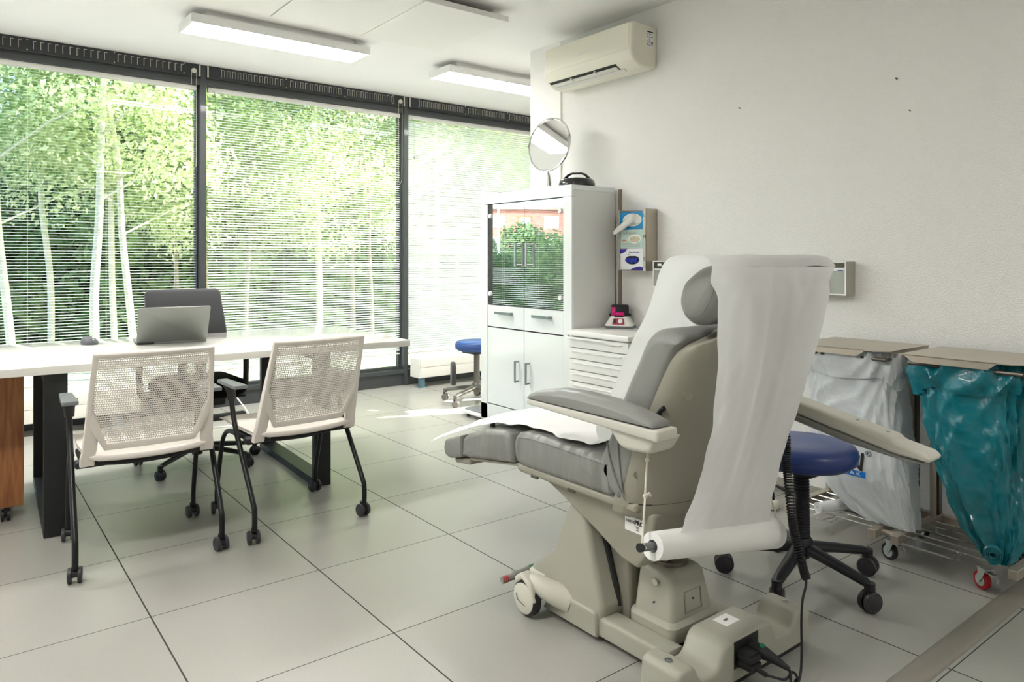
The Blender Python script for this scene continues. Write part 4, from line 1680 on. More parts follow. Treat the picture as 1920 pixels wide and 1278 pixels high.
# motor box between the rails
b = BM()
def mrect(x0, x1, y0, y1, z, r):
    return [Vector((u, v + .022, z)) for u, v in rpoly([(x0, y0), (x1, y0), (x1, y1 - .045), (x0, y1 - .045)], r, 5)]
loft(b, [mrect(1.712, 1.918, 1.395, 1.60, .052, .02), mrect(1.700, 1.930, 1.385, 1.61, .060, .03), mrect(1.698, 1.930, 1.383, 1.61, .105, .03), mrect(1.705, 1.925, 1.390, 1.61, .113, .03),
         mrect(1.712, 1.915, 1.397, 1.60, .118, .025), mrect(1.725, 1.885, 1.408, 1.59, .240, .025), mrect(1.733, 1.875, 1.414, 1.585, .252, .02), mrect(1.745, 1.86, 1.425, 1.57, .262, .015)])
mb = part('motor_box', b, 'base_beige', TC, smooth=40)
b = BM()
Mb = fr((1.815, 1.4215, .165), (1, 0, 0), (0, .11, 1))
for q in ((-.040, -.036, -.03, .03), (.036, .040, -.03, .03), (-.040, .040, -.034, -.030), (-.040, .040, .028, .030)):
    rext(b, [(q[0], q[2]), (q[1], q[2]), (q[1], q[3]), (q[0], q[3])], 'Z', -.001, .0022, 0, 1, Mb)
part('vent_frame', b, 'shell_beige', mb, smooth=0)
b = BM()
cyl(b, (1.7195, 1.49, .222), (1.7155, 1.49, .221), .011, seg=20)
part('round_cap', b, 'base_white', mb)
b = BM()
cyl(b, (1.7155, 1.49, .160), (1.709, 1.49, .160), .0025, seg=8)
cyl(b, (1.815, 1.425, .168), (1.815, 1.419, .168), .0025, seg=8)
part('bolt', b, 'ink_black', mb, each=True)
b = BM()
lathe(b, [(.055, .262), (.055, .275), (.048, .282), (.048, .32)], (1.80, 1.50, 0), 28)
part('swivel_collar', b, 'stainless_dark', TC)

# wedge under the seat
b = pillow([(1.93, .468), (1.80, .415), (1.66, .355), (1.545, .300), (1.475, .288), (1.425, .355), (1.405, .468)], 1.622, 2.018, .012, .015)
uw = part('under_seat_cover', b, 'shell_beige', TC, smooth=40)
b = BM()
box(b, 1.6205, 1.6215, 1.452, 1.524, .396, .440)
lb2 = part('label', b, 'label_white', uw, smooth=0)
b = BM()
Ml = fr((1.6203, 1.486, .427), (0, -1, 0), (0, 0, 1))
text(b, 'nemo', .017, Ml @ Matrix.Translation((-.014, 0, 0)))
text(b, 'PRO', .018, Ml @ Matrix.Translation((.019, 0, 0)), bold=.0008)
for z, w_ in ((.414, .016), (.410, .010), (.404, .014)):
    box(b, 1.6200, 1.6204, 1.468, 1.468 + w_, z, z + .0018)
part('print', b, 'ink_black', lb2, smooth=0)

# seat shell, cushions
b = pillow([(1.44, .500), (1.44, .470), (1.99, .468), (2.005, .480), (1.995, .500)], 1.578, 2.062, .012, .01)
ss = part('seat_shell', b, 'shell_beige', TC, smooth=40)
b = BM()
for y in (1.70, 1.885):
    rbox(b, 1.5755, 1.582, y, y + .035, .466, .476, .001, 1)
part('shell_notch', b, 'stainless_dark', ss, smooth=0, each=True)
def crown(h, y0, y1, zt):
    def f(p):
        x, y, z = p
        u = (x - XC) / .26
        if z > zt:
            z += h * (1 - u * u) * (z - zt) / .06
        return (x, y, z)
    return f
b = pillow([(1.525, .497), (1.985, .494), (2.008, .520), (2.010, .580), (1.985, .610), (1.90, .616), (1.70, .613), (1.53, .611)], 1.566, 2.074, .026, .020, crown(.002, 0, 0, .56))
sc_ = part('seat_cushion', b, 'leather_creased', TC, smooth=60)
b = BM()
tube(b, spline([(1.5655, 1.56, .592), (1.5655, 1.72, .598), (1.5655, 1.90, .600), (1.5660, 1.975, .592)], 5), .0011, 6)
part('seam', b, 'seam_grey', sc_)
b = pillow([(2.012, .494), (2.30, .452), (2.332, .450), (2.330, .520), (2.300, .540), (2.180, .580), (2.080, .594), (2.030, .590), (2.016, .570)], 1.568, 2.072, .018, .012, crown(.001, 0, 0, .53))
part('leg_cushion', b, 'leather_creased', TC, smooth=60)
b = pillow([(2.334, .444), (2.420, .424), (2.452, .432), (2.462, .460), (2.452, .492), (2.334, .532)], 1.566, 2.074, .012, .009)
part('foot_cushion', b, 'leather', TC, smooth=60)
b = pillow([(2.00, .494), (1.995, .484), (2.30, .438), (2.310, .452)], 1.585, 2.055, .008, .006)
part('leg_shell', b, 'shell_beige', TC, smooth=40)
b = pillow([(2.30, .444), (2.30, .420), (2.40, .408), (2.41, .426)], 1.585, 2.055, .008, .008)
part('foot_shell', b, 'shell_beige', TC, smooth=40)

def arch(p):
    x, y, z = p
    u = (x - XC) / .26
    f = max(0, min(1, (z - .88) / .10))
    f = f * f * (3 - 2 * f)
    return (x, y + .018 * (1 - min(1, abs(u)) ** 2.5) * 0, z + .050 * f * (1 - min(1, abs(u)) ** 2.2))
b = pillow([(1.590, .560), (1.585, .610), (1.530, .715), (1.500, .790), (1.466, .858), (1.428, .924), (1.405, .968), (1.372, .998), (1.322, 1.010), (1.262, .985), (1.298, .933), (1.323, .883),
            (1.348, .827), (1.368, .777), (1.418, .690), (1.458, .568), (1.490, .497), (1.512, .493), (1.550, .520)], 1.566, 2.074, .030, .022, arch)
part('back_cushion', b, 'leather', TC, smooth=60)
b = BM()
def fold(pts, r):
    tube(b, spline(pts, 5), [r * sin(pi * min(1, (k + .6) / (5 * (len(pts) - 1) + 1.2))) + .0005 for k in range(5 * (len(pts) - 1) + 1)], 8)
fold([(1.5668, 1.475, .505), (1.5648, 1.51, .560), (1.5650, 1.535, .62), (1.5668, 1.548, .67)], .0045)
fold([(1.5668, 1.480, .512), (1.5648, 1.49, .58), (1.5650, 1.50, .66), (1.5668, 1.496, .73)], .004)
part('back_cushion_folds', b, 'leather', TC, smooth=60)

# hard shell of the back
SEAM = [(.455, 1.505), (.495, 1.498), (.568, 1.459), (.690, 1.419), (.777, 1.368), (.827, 1.349), (.883, 1.324), (.933, 1.299), (.972, 1.268), (.985, 1.255)]
def seam(z):
    for (z0, y0), (z1, y1) in zip(SEAM, SEAM[1:]):
        if z <= z1:
            return y0 + (y1 - y0) * (z - z0) / (z1 - z0)
    return SEAM[-1][1]
b = BM()
rings = []
for z, dd, hw in ((.452, .118, .236), (.462, .130, .244), (.494, .135, .247), (.60, .140, .250), (.70, .138, .251), (.80, .130, .250), (.88, .122, .248), (.93, .116, .245), (.960, .108, .240), (.976, .095, .230), (.982, .075, .215)):
    ys = seam(z)
    r = []
    N = 30
    for k in range(N + 1):
        th = pi * k / N
        u = -cos(th)
        s_ = sin(th) ** .9
        zz = z + (.050 * (1 - abs(u) ** 2.2) * max(0, min(1, (z - .88) / .10)))
        r.append(Vector((XC + hw * u, ys + .004 - dd * s_, zz)))
    r.append(Vector((XC + hw, ys + .03, r[-1].z)))
    r.append(Vector((XC, ys + .03, z + .045 * max(0, min(1, (z - .88) / .10)))))
    r.append(Vector((XC - hw, ys + .03, r[0].z)))
    rings.append(r)
loft(b, rings)
bs = part('back_shell', b, 'shell_beige', TC, smooth=50)
b = BM()
ys = seam(.497)
def arcpt(u, z, dd=.1355, hw=.2475):
    return Vector((XC + hw * u, seam(z) + .004 - dd * sqrt(max(0, 1 - u * u)) ** .9, z))
tube(b, [arcpt(-cos(radians(t_)), .497) for t_ in range(12, 40, 4)], .0016, 6)
tube(b, [arcpt(-cos(radians(t_)), .497) for t_ in range(12, 168, 6)], .0006, 6)
part('shell_joint', b, 'rubber_black', bs)
b = BM()
q = arcpt(-cos(radians(30)), .84)
cyl(b, q + Vector((.004, .006, 0)), q + Vector((-.0015, -.0022, 0)), .013, seg=20)
cyl(b, arcpt(-cos(radians(8)), .59) + Vector((.004, .006, 0)), arcpt(-cos(radians(8)), .59) + Vector((-.0005, -.001, 0)), .012, seg=16)
part('shell_plug', b, 'shell_dark', bs)
b = BM()
q = arcpt(-cos(radians(13)), .676)
cyl(b, q, q + Vector((-.012, -.006, 0)), .006, seg=12)
part('cord_bolt', b, 'stainless_dark', bs)

# headrest and its bracket
b = BM()
hp = [(1.322, 1.095), (1.306, 1.150), (1.245, 1.194), (1.170, 1.206), (1.148, 1.180), (1.175, 1.100), (1.215, 1.045), (1.262, 1.026), (1.305, 1.050)]
rext(b, rpoly(hp, .03, 5), 'X', 1.600, 2.045, .045, 6)
hr = part('headrest', b, 'leather', TC, smooth=60)
b = BM()
tube(b, spline([(1.6045, 1.285, 1.066), (1.602, 1.262, 1.052), (1.601, 1.225, 1.066), (1.601, 1.195, 1.110), (1.602, 1.180, 1.160)], 5), .0009, 6)
part('seam', b, 'seam_grey', hr)
b = BM()
tube(b, [(1.645, 1.180, 1.046), (1.652, 1.180, 1.046), (1.67, 1.182, 1.048), (1.96, 1.182, 1.048), (1.985, 1.180, 1.046)], [.016, .028, .032, .032, .024], 20)
tube(b, [(1.82, 1.19, 1.06), (1.82, 1.22, 1.0)], .03, 14)
part('headrest_joint', b, 'shell_beige', TC, smooth=50)
b = BM()
rbox(b, 1.70, 1.94, 1.150, 1.175, 1.105, 1.165, .008, 3)
part('headrest_bracket', b, 'arm_plastic', TC)

# left armrest
A = thing  # (alias kept short)
b = BM()
ap = rpoly([(1.800, .770), (1.792, .785), (1.740, .806), (1.660, .822), (1.560, .826), (1.440, .822), (1.340, .808), (1.268, .788), (1.262, .770)], .012, 4)
def at(p):
    x, y, z = p
    u = (x - 1.487) / .042
    f = min(1, max(0, (y - 1.66) / .16))
    return (1.487 + (x - 1.487) * (1 - .28 * f), y, z - (z - .770) * .25 * u * u)
rext(b, ap, 'X', 1.445, 1.529, .018, 5, None, at)
al = part('armrest_pad', b, 'leather', TC, smooth=60)
b = BM()
rext(b, rpoly([(1.445, 1.245), (1.529, 1.245), (1.517, 1.805), (1.457, 1.805)], [.012, .012, .022, .022], 5), 'Z', .738, .769, .006, 3, None, lambda p: (p[0], p[1], p[2] + (.769 - p[2]) * max(0, (p[1] - 1.32) / .48) * .42 if p[2] < .769 else p[2]))
part('armrest_tray', b, 'arm_plastic', TC, smooth=40)
b = BM()
rext(b, rpoly([(1.255, .745), (1.44, .745), (1.405, .700), (1.375, .690), (1.285, .696)], [.01, .01, .02, .02, .02], 4), 'X', 1.460, 1.560, .016, 4)
part('armrest_knuckle', b, 'arm_plastic', TC, smooth=40)
b = BM()
tube(b, [Vector((1.578 - .006, 1.318 + .034 * cos(t_), .768 + .034 * sin(t_))) for t_ in [radians(a_) for a_ in range(-110, 75, 12)]], .007, 8)
part('armrest_gasket', b, 'rubber_black', TC)
# right armrest, swung back over its pivot with the underside on top
b = BM()
AR = [(1.400, .790), (.975, .704), (.962, .692), (.880, .676), (.865, .662), (.872, .650), (.96, .655), (1.400, .748)]
rext(b, rpoly(AR, [.01, .012, .008, .015, .008, .008, .02, .01], 4), 'X', 2.134, 2.212, .010, 4)
ar = part('armrest_tray', b, 'arm_plastic', TC, smooth=40, label='armrest tray turned upside down')
b = BM()
for y in (1.29, 1.09, .998):
    zz = .704 + (y - .975) * (.790 - .704) / .425
    cyl(b, (2.174, y, zz - .002), (2.174, y, zz + .0022), .0055, seg=12)
part('screw', b, 'zinc', ar, each=True)
b = BM()
rext(b, rpoly([(1.400, .746), (.965, .657), (.885, .646), (.93, .640), (1.10, .660), (1.400, .722)], [.004, .01, .01, .02, .02, .004], 4), 'X', 2.130, 2.216, .014, 4)
part('armrest_pad', b, 'leather', TC, smooth=60)
b = BM()
cyl(b, (2.06, 1.36, .765), (2.15, 1.36, .765), .035, seg=24)
part('armrest_pivot', b, 'arm_plastic', TC)

# ---- paper roll and the sheet drawn over the chair
PR = thing('paper_roll', 'white paper roll with its sheet drawn over the treatment chair', 'paper roll', (1.75, 1.284, .36), 0)
e0, e1 = Vector((1.470, 1.284, .455)), Vector((2.030, 1.284, .362))
dv = (e1 - e0).normalized()
aa, bb = frame_for(dv)
b = BM()
N = 36
ro, ri = [.0365, .040, .044, .048], .0165
outer = []
for k, r_ in enumerate(ro):
    c = e0.lerp(e1, k / 3)
    outer.append([c + (aa * cos(2 * pi * j / N) + bb * sin(2 * pi * j / N)) * r_ for j in range(N)])
inner_r = []
for k in (3, 0):
    c = e0.lerp(e1, k / 3)
    inner_r.append([c + (aa * cos(2 * pi * j / N) + bb * sin(2 * pi * j / N)) * ri for j in range(N)])
rings = [[c + (aa * cos(2 * pi * j / N) + bb * sin(2 * pi * j / N)) * ri for j in range(N)] for c in (e0,)] + outer + inner_r
loft(b, rings, cap=False)
part('roll', b, 'paper_roll', PR, smooth=50)
b = BM()
cyl(b, e0 - dv * .045, e1 + dv * .045, .0105, seg=18)
rd = part('rod', b, 'pad_grey', PR, label='grey hanging rod')
b = BM()
cyl(b, e0 - dv * .052, e0 - dv * .043, .0115, seg=18)
cyl(b, e1 + dv * .043, e1 + dv * .052, .0115, seg=18)
part('end_cap', b, 'black_plastic', rd, each=True)
for s, ee, bx in ((-1, e0 - dv * .040, arcpt(-cos(radians(13)), .676) + Vector((-.012, -.006, 0))), (1, e1 + dv * .040, Vector((2.072, 1.395, .676)))):
    b = BM()
    m_ = bx.lerp(ee, .5)
    tube(b, [bx + Vector((0, 0, .008)), bx + Vector((-.004, -.004, -.006)), bx.lerp(ee, .12), bx.lerp(ee, .3), m_, ee + Vector((0, 0, .012))], .0028, 8)
    tube(b, [bx + Vector((0, 0, .008)), bx + Vector((.006, -.004, -.010)), bx.lerp(ee, .12)], .0028, 8)
    for q in (bx.lerp(ee, .12), m_):
        lathe(b, [(.001, -.006), (.006, -.004), (.0065, .003), (.001, .007)], q, 10)
    tube(b, [m_, m_ + Vector((.012, -.004, .006)), m_ + Vector((.018, -.004, -.002))], .004, 6)
    tube(b, [ee + Vector((0, 0, .014)), ee + Vector((.004, -.01, 0)), ee + Vector((0, 0, -.0125)), ee + Vector((-.004, .01, 0)), ee + Vector((0, 0, .014))], .0025, 6)
    part('hanging_cord', b, 'cord_white', PR)

HL = [(1.611, 1.193), (1.635, 1.107), (1.637, .992), (1.630, .878), (1.611, .766), (1.573, .659), (1.511, .559), (1.480, .512)]
HR = [(2.247, 1.189), (2.221, 1.087), (2.166, .955), (2.088, .829), (2.030, .735), (1.950, .624), (1.900, .525), (1.880, .442)]
def interp(T, t):
    f = t * (len(T) - 1)
    i = min(int(f), len(T) - 2)
    f -= i
    return tuple(a_ + (b_ - a_) * f for a_, b_ in zip(T[i], T[i + 1]))
def smooth01(x):
    x = max(0, min(1, x))
    return x * x * (3 - 2 * x)
def hang(u, v):       # u along width, v downwards
    y0 = 1.112 + (1.268 - 1.112) * v ** 1.2
    L_, R_ = interp(HL, v), interp(HR, v)
    xl, zl = L_[0] * y0 / 1.2, 1.217 - (1.217 - L_[1]) * y0 / 1.2
    xr, zr = R_[0] * y0 / 1.2, 1.217 - (1.217 - R_[1]) * y0 / 1.2
    x = xl + (xr - xl) * u
    z = zl + (zr - zl) * u
    g = smooth01(v * 5)
    sh = u + .05 * v
    KN = [(0, 0), (.10, .004), (.24, .014), (.355, .026), (.40, .012), (.47, -.006), (.575, -.004), (.63, .016), (.665, .022), (.72, .006), (.85, -.004), (1.1, -.010)]
    f = 0
    for (k0, f0), (k1, f1) in zip(KN, KN[1:]):
        if k0 <= sh <= k1:
            q_ = (sh - k0) / (k1 - k0)
            f = f0 + (f1 - f0) * q_ * q_ * (3 - 2 * q_)
            break
    f = f * g * (1 - .45 * v) * (1 - v ** 4)
    d1 = math.exp(-((v - .07) / .035) ** 2)
    f2 = d1 * (.010 * math.exp(-((u - .40) / .05) ** 2) + .012 * math.exp(-((u - .62) / .04) ** 2) + .012 * math.exp(-((u - .76) / .04) ** 2) - .008)
    edge = .0022 * sin(30 * v) * math.exp(-u / .04) + .0015 * sin(21 * v + 1) * math.exp(-(1 - u) / .05)
    wr = .0016 * sin(40 * u + 23 * v) * sin(31 * v + 11 * u)
    back = .012 * smooth01((.12 - v) / .12)
    yy = y0 - f - f2 + edge + wr
    return Vector((x, yy, z + .0 * back))
FP = [(1.112, 1.189), (1.130, 1.212), (1.170, 1.221), (1.220, 1.220), (1.272, 1.210), (1.306, 1.178), (1.332, 1.128), (1.378, 1.040), (1.418, .976), (1.468, .880), (1.520, .782), (1.556, .715), (1.588, .662),
      (1.635, .634), (1.75, .630), (1.93, .630), (2.05, .620), (2.18, .601), (2.33, .556), (2.46, .505), (2.56, .466)]
FS = spline([(0, y, z) for y, z in FP], 6)
SL = [0]
for p_, q_ in zip(FS, FS[1:]):
    SL.append(SL[-1] + (q_ - p_).length)
def front(u, v):
    s_ = v * SL[-1]
    i = 0
    while i < len(SL) - 2 and SL[i + 1] < s_:
        i += 1
    p = FS[i].lerp(FS[i + 1], (s_ - SL[i]) / (SL[i + 1] - SL[i]))
    f = smooth01((p.y - 1.12) / .48)
    xl = 1.4969 + (1.552 - 1.4969) * smooth01(v * 5)
    seatf = smooth01((p.y - 1.56) / .05)
    xl = xl + (1.597 - xl) * seatf + seatf * (.008 * sin(p.y * 17) + .006 * sin(p.y * 41 + 1) + .003 * sin(p.y * 90))
    xl += .025 * smooth01((p.y - 1.98) / .15) - .045 * smooth01((p.y - 2.25) / .3)
    xr = 2.0878 + .010 * smooth01(v * 4) + .004 * sin(p.y * 20)
    x = xl + (xr - xl) * u
    t_ = .0022 * sin(u * 19 + p.y * 13) * sin(p.y * 29 + 5 * u)
    n = Vector((0, t_, t_))
    lift = .010 * (1 - f) * 0
    q = Vector((x, p.y, p.z)) + n
    if p.y < 1.6:                       # slight free bulge of the left edge in front of the back cushion
        q.y += .012 * math.exp(-u / .12) * smooth01((p.y - 1.25) / .1)
    c_ = 1 - (2 * u - 1) ** 2
    q.z += .007 * c_ * seatf + .004 * (1 - seatf)
    s2 = smooth01((p.y - 1.98) / .40)
    if s2 > 0:                          # the sheet billows up towards the far side of the foot end
        y2 = p.y + .20 * smooth01((p.y - 2.30) / .28)
        zr = .0
        TB = [(1.9, .632), (2.0, .626), (2.2, .606), (2.4, .572), (2.52, .541), (2.64, .508), (2.80, .470)]
        for (ya_, za_), (yb_, zb_) in zip(TB, TB[1:]):
            if ya_ <= y2 <= yb_:
                zr = za_ + (zb_ - za_) * (y2 - ya_) / (yb_ - ya_)
        us = u ** .95
        q.y = q.y + (y2 - p.y) * us
        q.z = q.z + (zr - p.z) * us * s2
    return q
b = BM()
surf(b, hang, 72, 90)
part('hanging_sheet', b, 'paper', PR, smooth=80)
VS = .485
b = BM()
surf(b, lambda u, v: front(u, v * VS), 48, 84)
part('backrest_sheet', b, 'paper_thin', PR, smooth=80)
b = BM()
surf(b, lambda u, v: front(u, VS + v * (1 - VS)), 48, 90)
part('seat_sheet', b, 'paper_opaque', PR, smooth=80)

# ---- coiled cable from the chair to the socket
cc_ = thing('coiled_cable', 'black coiled cable hanging from the treatment chair to its socket', 'cable', (1.93, 1.15, .27), 0)
b = BM()
cp = spline([(2.085, 1.300, .760), (2.101, 1.285, .660), (2.080, 1.268, .590), (2.061, 1.250, .527), (2.030, 1.220, .440), (2.014, 1.200, .386), (1.998, 1.170, .320), (1.992, 1.150, .273)], 36)
ln = len(cp)
hp_ = []
turns = 74
for i in range(turns * 10):
    t_ = i / (turns * 10 - 1)
    f = t_ * (ln - 1)
    k = min(int(f), ln - 2)
    p = cp[k].lerp(cp[k + 1], f - k)
    d = (cp[k + 1] - cp[k]).normalized()
    a_, b_ = frame_for(d)
    th = 2 * pi * turns * t_
    rr = .0115 + .0015 * (1 - t_)
    hp_.append(p + (a_ * cos(th) + b_ * sin(th)) * rr)
tube(b, hp_, .0027, 5)
part('coil', b, 'black_plastic', cc_, smooth=80)
b = BM()
tube(b, spline([(1.992, 1.150, .275), (1.982, 1.146, .255), (1.958, 1.142, .225), (1.945, 1.138, .17), (1.936, 1.132, .10), (1.915, 1.122, .045), (1.875, 1.11, .022), (1.84, 1.105, .035), (1.846, 1.115, .074)], 8), .0036, 8)
tube(b, spline([(1.79, 1.15, .062), (1.83, 1.12, .05), (1.86, 1.115, .062), (1.868, 1.105, .045), (1.85, 1.11, .02), (1.79, 1.17, .006), (1.74, 1.21, .006)], 8), .0036, 8)
tube(b, spline([(1.87, 1.11, .04), (1.80, 1.10, .005), (1.72, 1.05, .005), (1.70, .97, .005), (1.78, .92, .005)], 8), .0034, 8)
part('straight_lead', b, 'black_plastic', cc_, smooth=80)

# ================================================================ STOOLS
def stool(cx, cy, angs, ztop, rs, label, seatm, colm, legm, rad, castr, wm, ring=False):
    t = thing('rolling_stool', label, 'stool', (cx, cy, 0), 0)
    b = BM()
    lathe(b, [(.001, ztop - .085), (rs * .55, ztop - .085), (rs * .88, ztop - .080), (rs * .985, ztop - .062), (rs, ztop - .040), (rs * .985, ztop - .022), (rs * .93, ztop - .007), (rs * .8, ztop), (rs * .4, ztop - .003), (.001, ztop - .005)], (cx, cy, 0), 56)
    st_ = part('seat', b, seatm, t, smooth=60)
    b = BM()
    tube(b, [(cx + rs * 1.001 * cos(2 * pi * k / 48), cy + rs * 1.001 * sin(2 * pi * k / 48), ztop - .036) for k in range(49)], .0014, 5)
    part('piping', b, seatm, st_, smooth=60)
    b = BM()
    box(b, cx - .09, cx + .09, cy - .09, cy + .09, ztop - .105, ztop - .084)
    part('seat_plate', b, 'stool_black', t, smooth=0)
    b = BM()
    if ring:
        cyl(b, (cx, cy, .10), (cx, cy, ztop - .10), .025, seg=20)
        part('gas_column', b, colm, t)
    else:
        z0, z1 = .145, ztop - .100
        n = 26
        pr = []
        for i in range(n):
            z = z0 + (z1 - z0) * i / n
            h = (z1 - z0) / n
            r_ = .029 - .004 * i / n
            pr += [(r_, z), (r_ + .004, z + h * .35), (r_ + .004, z + h * .6), (r_, z + h * .95)]
        lathe(b, [(.001, z0)] + pr + [(.001, z1)], (cx, cy, 0), 28)
        part('bellows', b, colm, t, smooth=30)
    star_base(t, cx, cy, angs, rad, .105, .092, castr, None, legm, wm, .029, .021)
    return t
stool(2.545, 1.490, (126, 194, 262, -28, 50), .526, .200, 'round dark blue stool with ribbed column behind the treatment chair', 'stool_blue', 'stool_black', 'stool_black', .280, .036, 'wheel_dark')
stf = stool(3.53, 5.02, (198, 270, 342, 54, 126), .520, .185, 'blue stool on a grey star base half hidden behind the cabinet', 'stool_blue_far', 'stool_grey', 'stool_grey', .285, .028, 'stool_grey', True)
b = BM()
rext(b, rpoly([(-.09, -.02), (.09, -.02), (.12, .10), (.06, .17), (-.06, .17), (-.12, .10)], .05, 5), 'Y', -.02, .02, .012, 4, Matrix.Translation((3.345, 5.10, .175)) @ Matrix.Rotation(radians(60), 4, 'Z'))
part('foot_plate', b, 'fabric_dark', stf)

# white wheeled base beside the cabinet
eb = thing('trolley_base', 'white low trolley base poking out beside the glass cabinet', 'trolley', (3.34, 4.49, 0), 0)
b = BM()
rbox(b, 3.125, 3.55, 4.285, 4.69, .028, .052, .008, 3, rc=.04)
part('base_plate', b, 'drawer_white', eb)
b = BM()
rbox(b, 3.15, 3.53, 4.305, 4.67, .052, .056, .001, 1, rc=.03)
part('rubber_mat', b, 'pad_grey', eb)
b = BM()
for x, y in ((3.18, 4.34), (3.18, 4.63), (3.50, 4.34), (3.50, 4.63)):
    cyl(b, (x, y, 0), (x, y, .029), .016, seg=14)
part('foot', b, 'black_plastic', eb, each=True)

# ================================================================ BAG STANDS
def bag_cart():
    t = thing('bag_stand', 'stainless steel double bag stand on castors by the wall', 'bag stand', (3.17, 1.36, 0), 0)
    ys_ = (1.800, 1.425, 1.335, .930)
    for y in ys_:
        b = BM()
        rbox(b, 2.955, 3.39, y - .016, y + .016, .083, .118, .002, 1)
        part('base_bar', b, 'stainless', t, smooth=0)
        b = BM()
        cyl(b, (3.315, y, .118), (3.315, y, .80), .0125, seg=16)
        part('post', b, 'stainless', t)
        b = BM()
        box(b, 3.345, 3.375, y - .012, y + .012, .118, .815)
        part('post', b, 'stainless_dark', t, smooth=0, bev=0.001)
    for y0, y1 in ((1.409, 1.351), (1.784, 1.441), (1.319, .946)):
        b = BM()
        if y0 - y1 < .1:
            cyl(b, (3.02, y0, .098), (3.02, y1, .098), .012, seg=14)
        rbox(b, 3.355, 3.385, y1, y0, .085, .115, .002, 1)
        part('cross_bar', b, 'stainless', t, each=True)
    for y0, y1 in ((1.784, 1.441), (1.319, .946)):
        b = BM()
        rbox(b, 3.35, 3.37, y1, y0, .700, .725, .001, 1)
        rbox(b, 3.35, 3.37, y1, y0, .795, .815, .001, 1)
        part('cross_bar', b, 'stainless_dark', t, smooth=0, each=True)
        for k, x in enumerate((3.00, 3.06, 3.13, 3.20, 3.27)):
            b = BM()
            tube(b, [(x, y0, .113), (x, y1, .113)], .0035, 8)
            part('shelf_rod', b, 'rod_steel', t)
        b = BM()
        tube(b, [(2.945, y0 - .02, .100), (2.945, y1 + .17, .100)], .0035, 8)
        tube(b, [(2.945, y1 + .19, .100), (3.02, y1 + .17, .100)], .003, 8)
        tube(b, [(2.945, y1 + .16, .100), (2.96, y1 + .15, .100), (3.02, y1 + .15, .105)], .003, 8)
        part('shelf_rod', b, 'rod_steel', t)
    for x, y, m in ((3.0, 1.36, 'rubber_black'), (3.0, 1.030, 'rubber_red'), (3.34, 1.38, 'rubber_black'), (3.34, 1.03, 'rubber_black'), (3.0, 1.77, 'rubber_black')):
        b = BM()
        r = .034
        T = Matrix.Translation((x, y, 0)) @ Matrix.Rotation(radians(72 if m != 'rubber_red' else 60), 4, 'Z')
        box(b, -.022, .022, -.018, .018, .079, .083)
        for s in (-1, 1):
            rext(b, rpoly([(-.016, .080), (.018, .080), (.022, .03), (.010, .026), (-.004, .05)], .004, 2), 'Y', s * .013, s * .016)
        cyl(b, (.014, -.019, .034), (.014, .019, .034), .006, seg=10)
        box(b, -.045, -.005, -.012, .012, .070, .073)
        tube(b, [(-.045, 0, .071), (-.058, 0, .062), (-.055, 0, .048)], .004, 6)
        b.transform(T)
        c = part('castor', b, 'zinc', t)
        b = BM()
        lathe(b, [(.020, -.010), (r - .002, -.010), (r, -.006), (r, .006), (r - .002, .010), (.020, .010)], (.014, 0, r), 28, Matrix.Rotation(pi / 2, 4, 'X').to_3x3())
        b.transform(T)
        part('wheel', b, m, c, label='red castor wheel' if m == 'rubber_red' else None)
        b = BM()
        lathe(b, [(.001, -.0115), (.022, -.0115), (.022, .0115), (.001, .0115)], (.014, 0, r), 24, Matrix.Rotation(pi / 2, 4, 'X').to_3x3())
        b.transform(T)
        part('wheel_hub', b, 'zinc', c)
    # lids
    for y0, y1 in ((1.375, 1.80), (.895, 1.325)):
        b = BM()
        xf, xb = 2.985, 3.372
        rext(b, [(xf, y0 + .05), (xf, y1), (xb, y1), (xb, y0), (xf + .04, y0)], 'Z', .834, .838)
        # lips turned down
        rext(b, [(y1 - .01, .836), (y1 - .045, .809), (y0 + .125, .809), (y0 + .09, .836)], 'X', xf, xf + .002)
        rext(b, [(xf + .02, .836), (xf + .05, .809), (xb - .02, .809), (xb, .836)], 'Y', y1 - .002, y1)
        rext(b, [(xf + .04, .836), (xf + .06, .809), (xb - .02, .809), (xb, .836)], 'Y', y0, y0 + .002)
        ld = part('lid', b, 'stainless', t, smooth=0)
        b = BM()
        rbox(b, 3.30, 3.34, y0 + .05, y1 - .05, .815, .834, .002, 1)
        part('lid_hinge', b, 'stainless_dark', ld, smooth=0)
        b = BM()
        tube(b, [(3.02, y0 + .02, .800), (3.02, y1 - .02, .800), (3.30, y1 - .02, .800), (3.30, y0 + .02, .800), (3.02, y0 + .02, .800)], .008, 8)
        part('bag_ring', b, 'stainless_dark', t)
    return t
bag_cart()

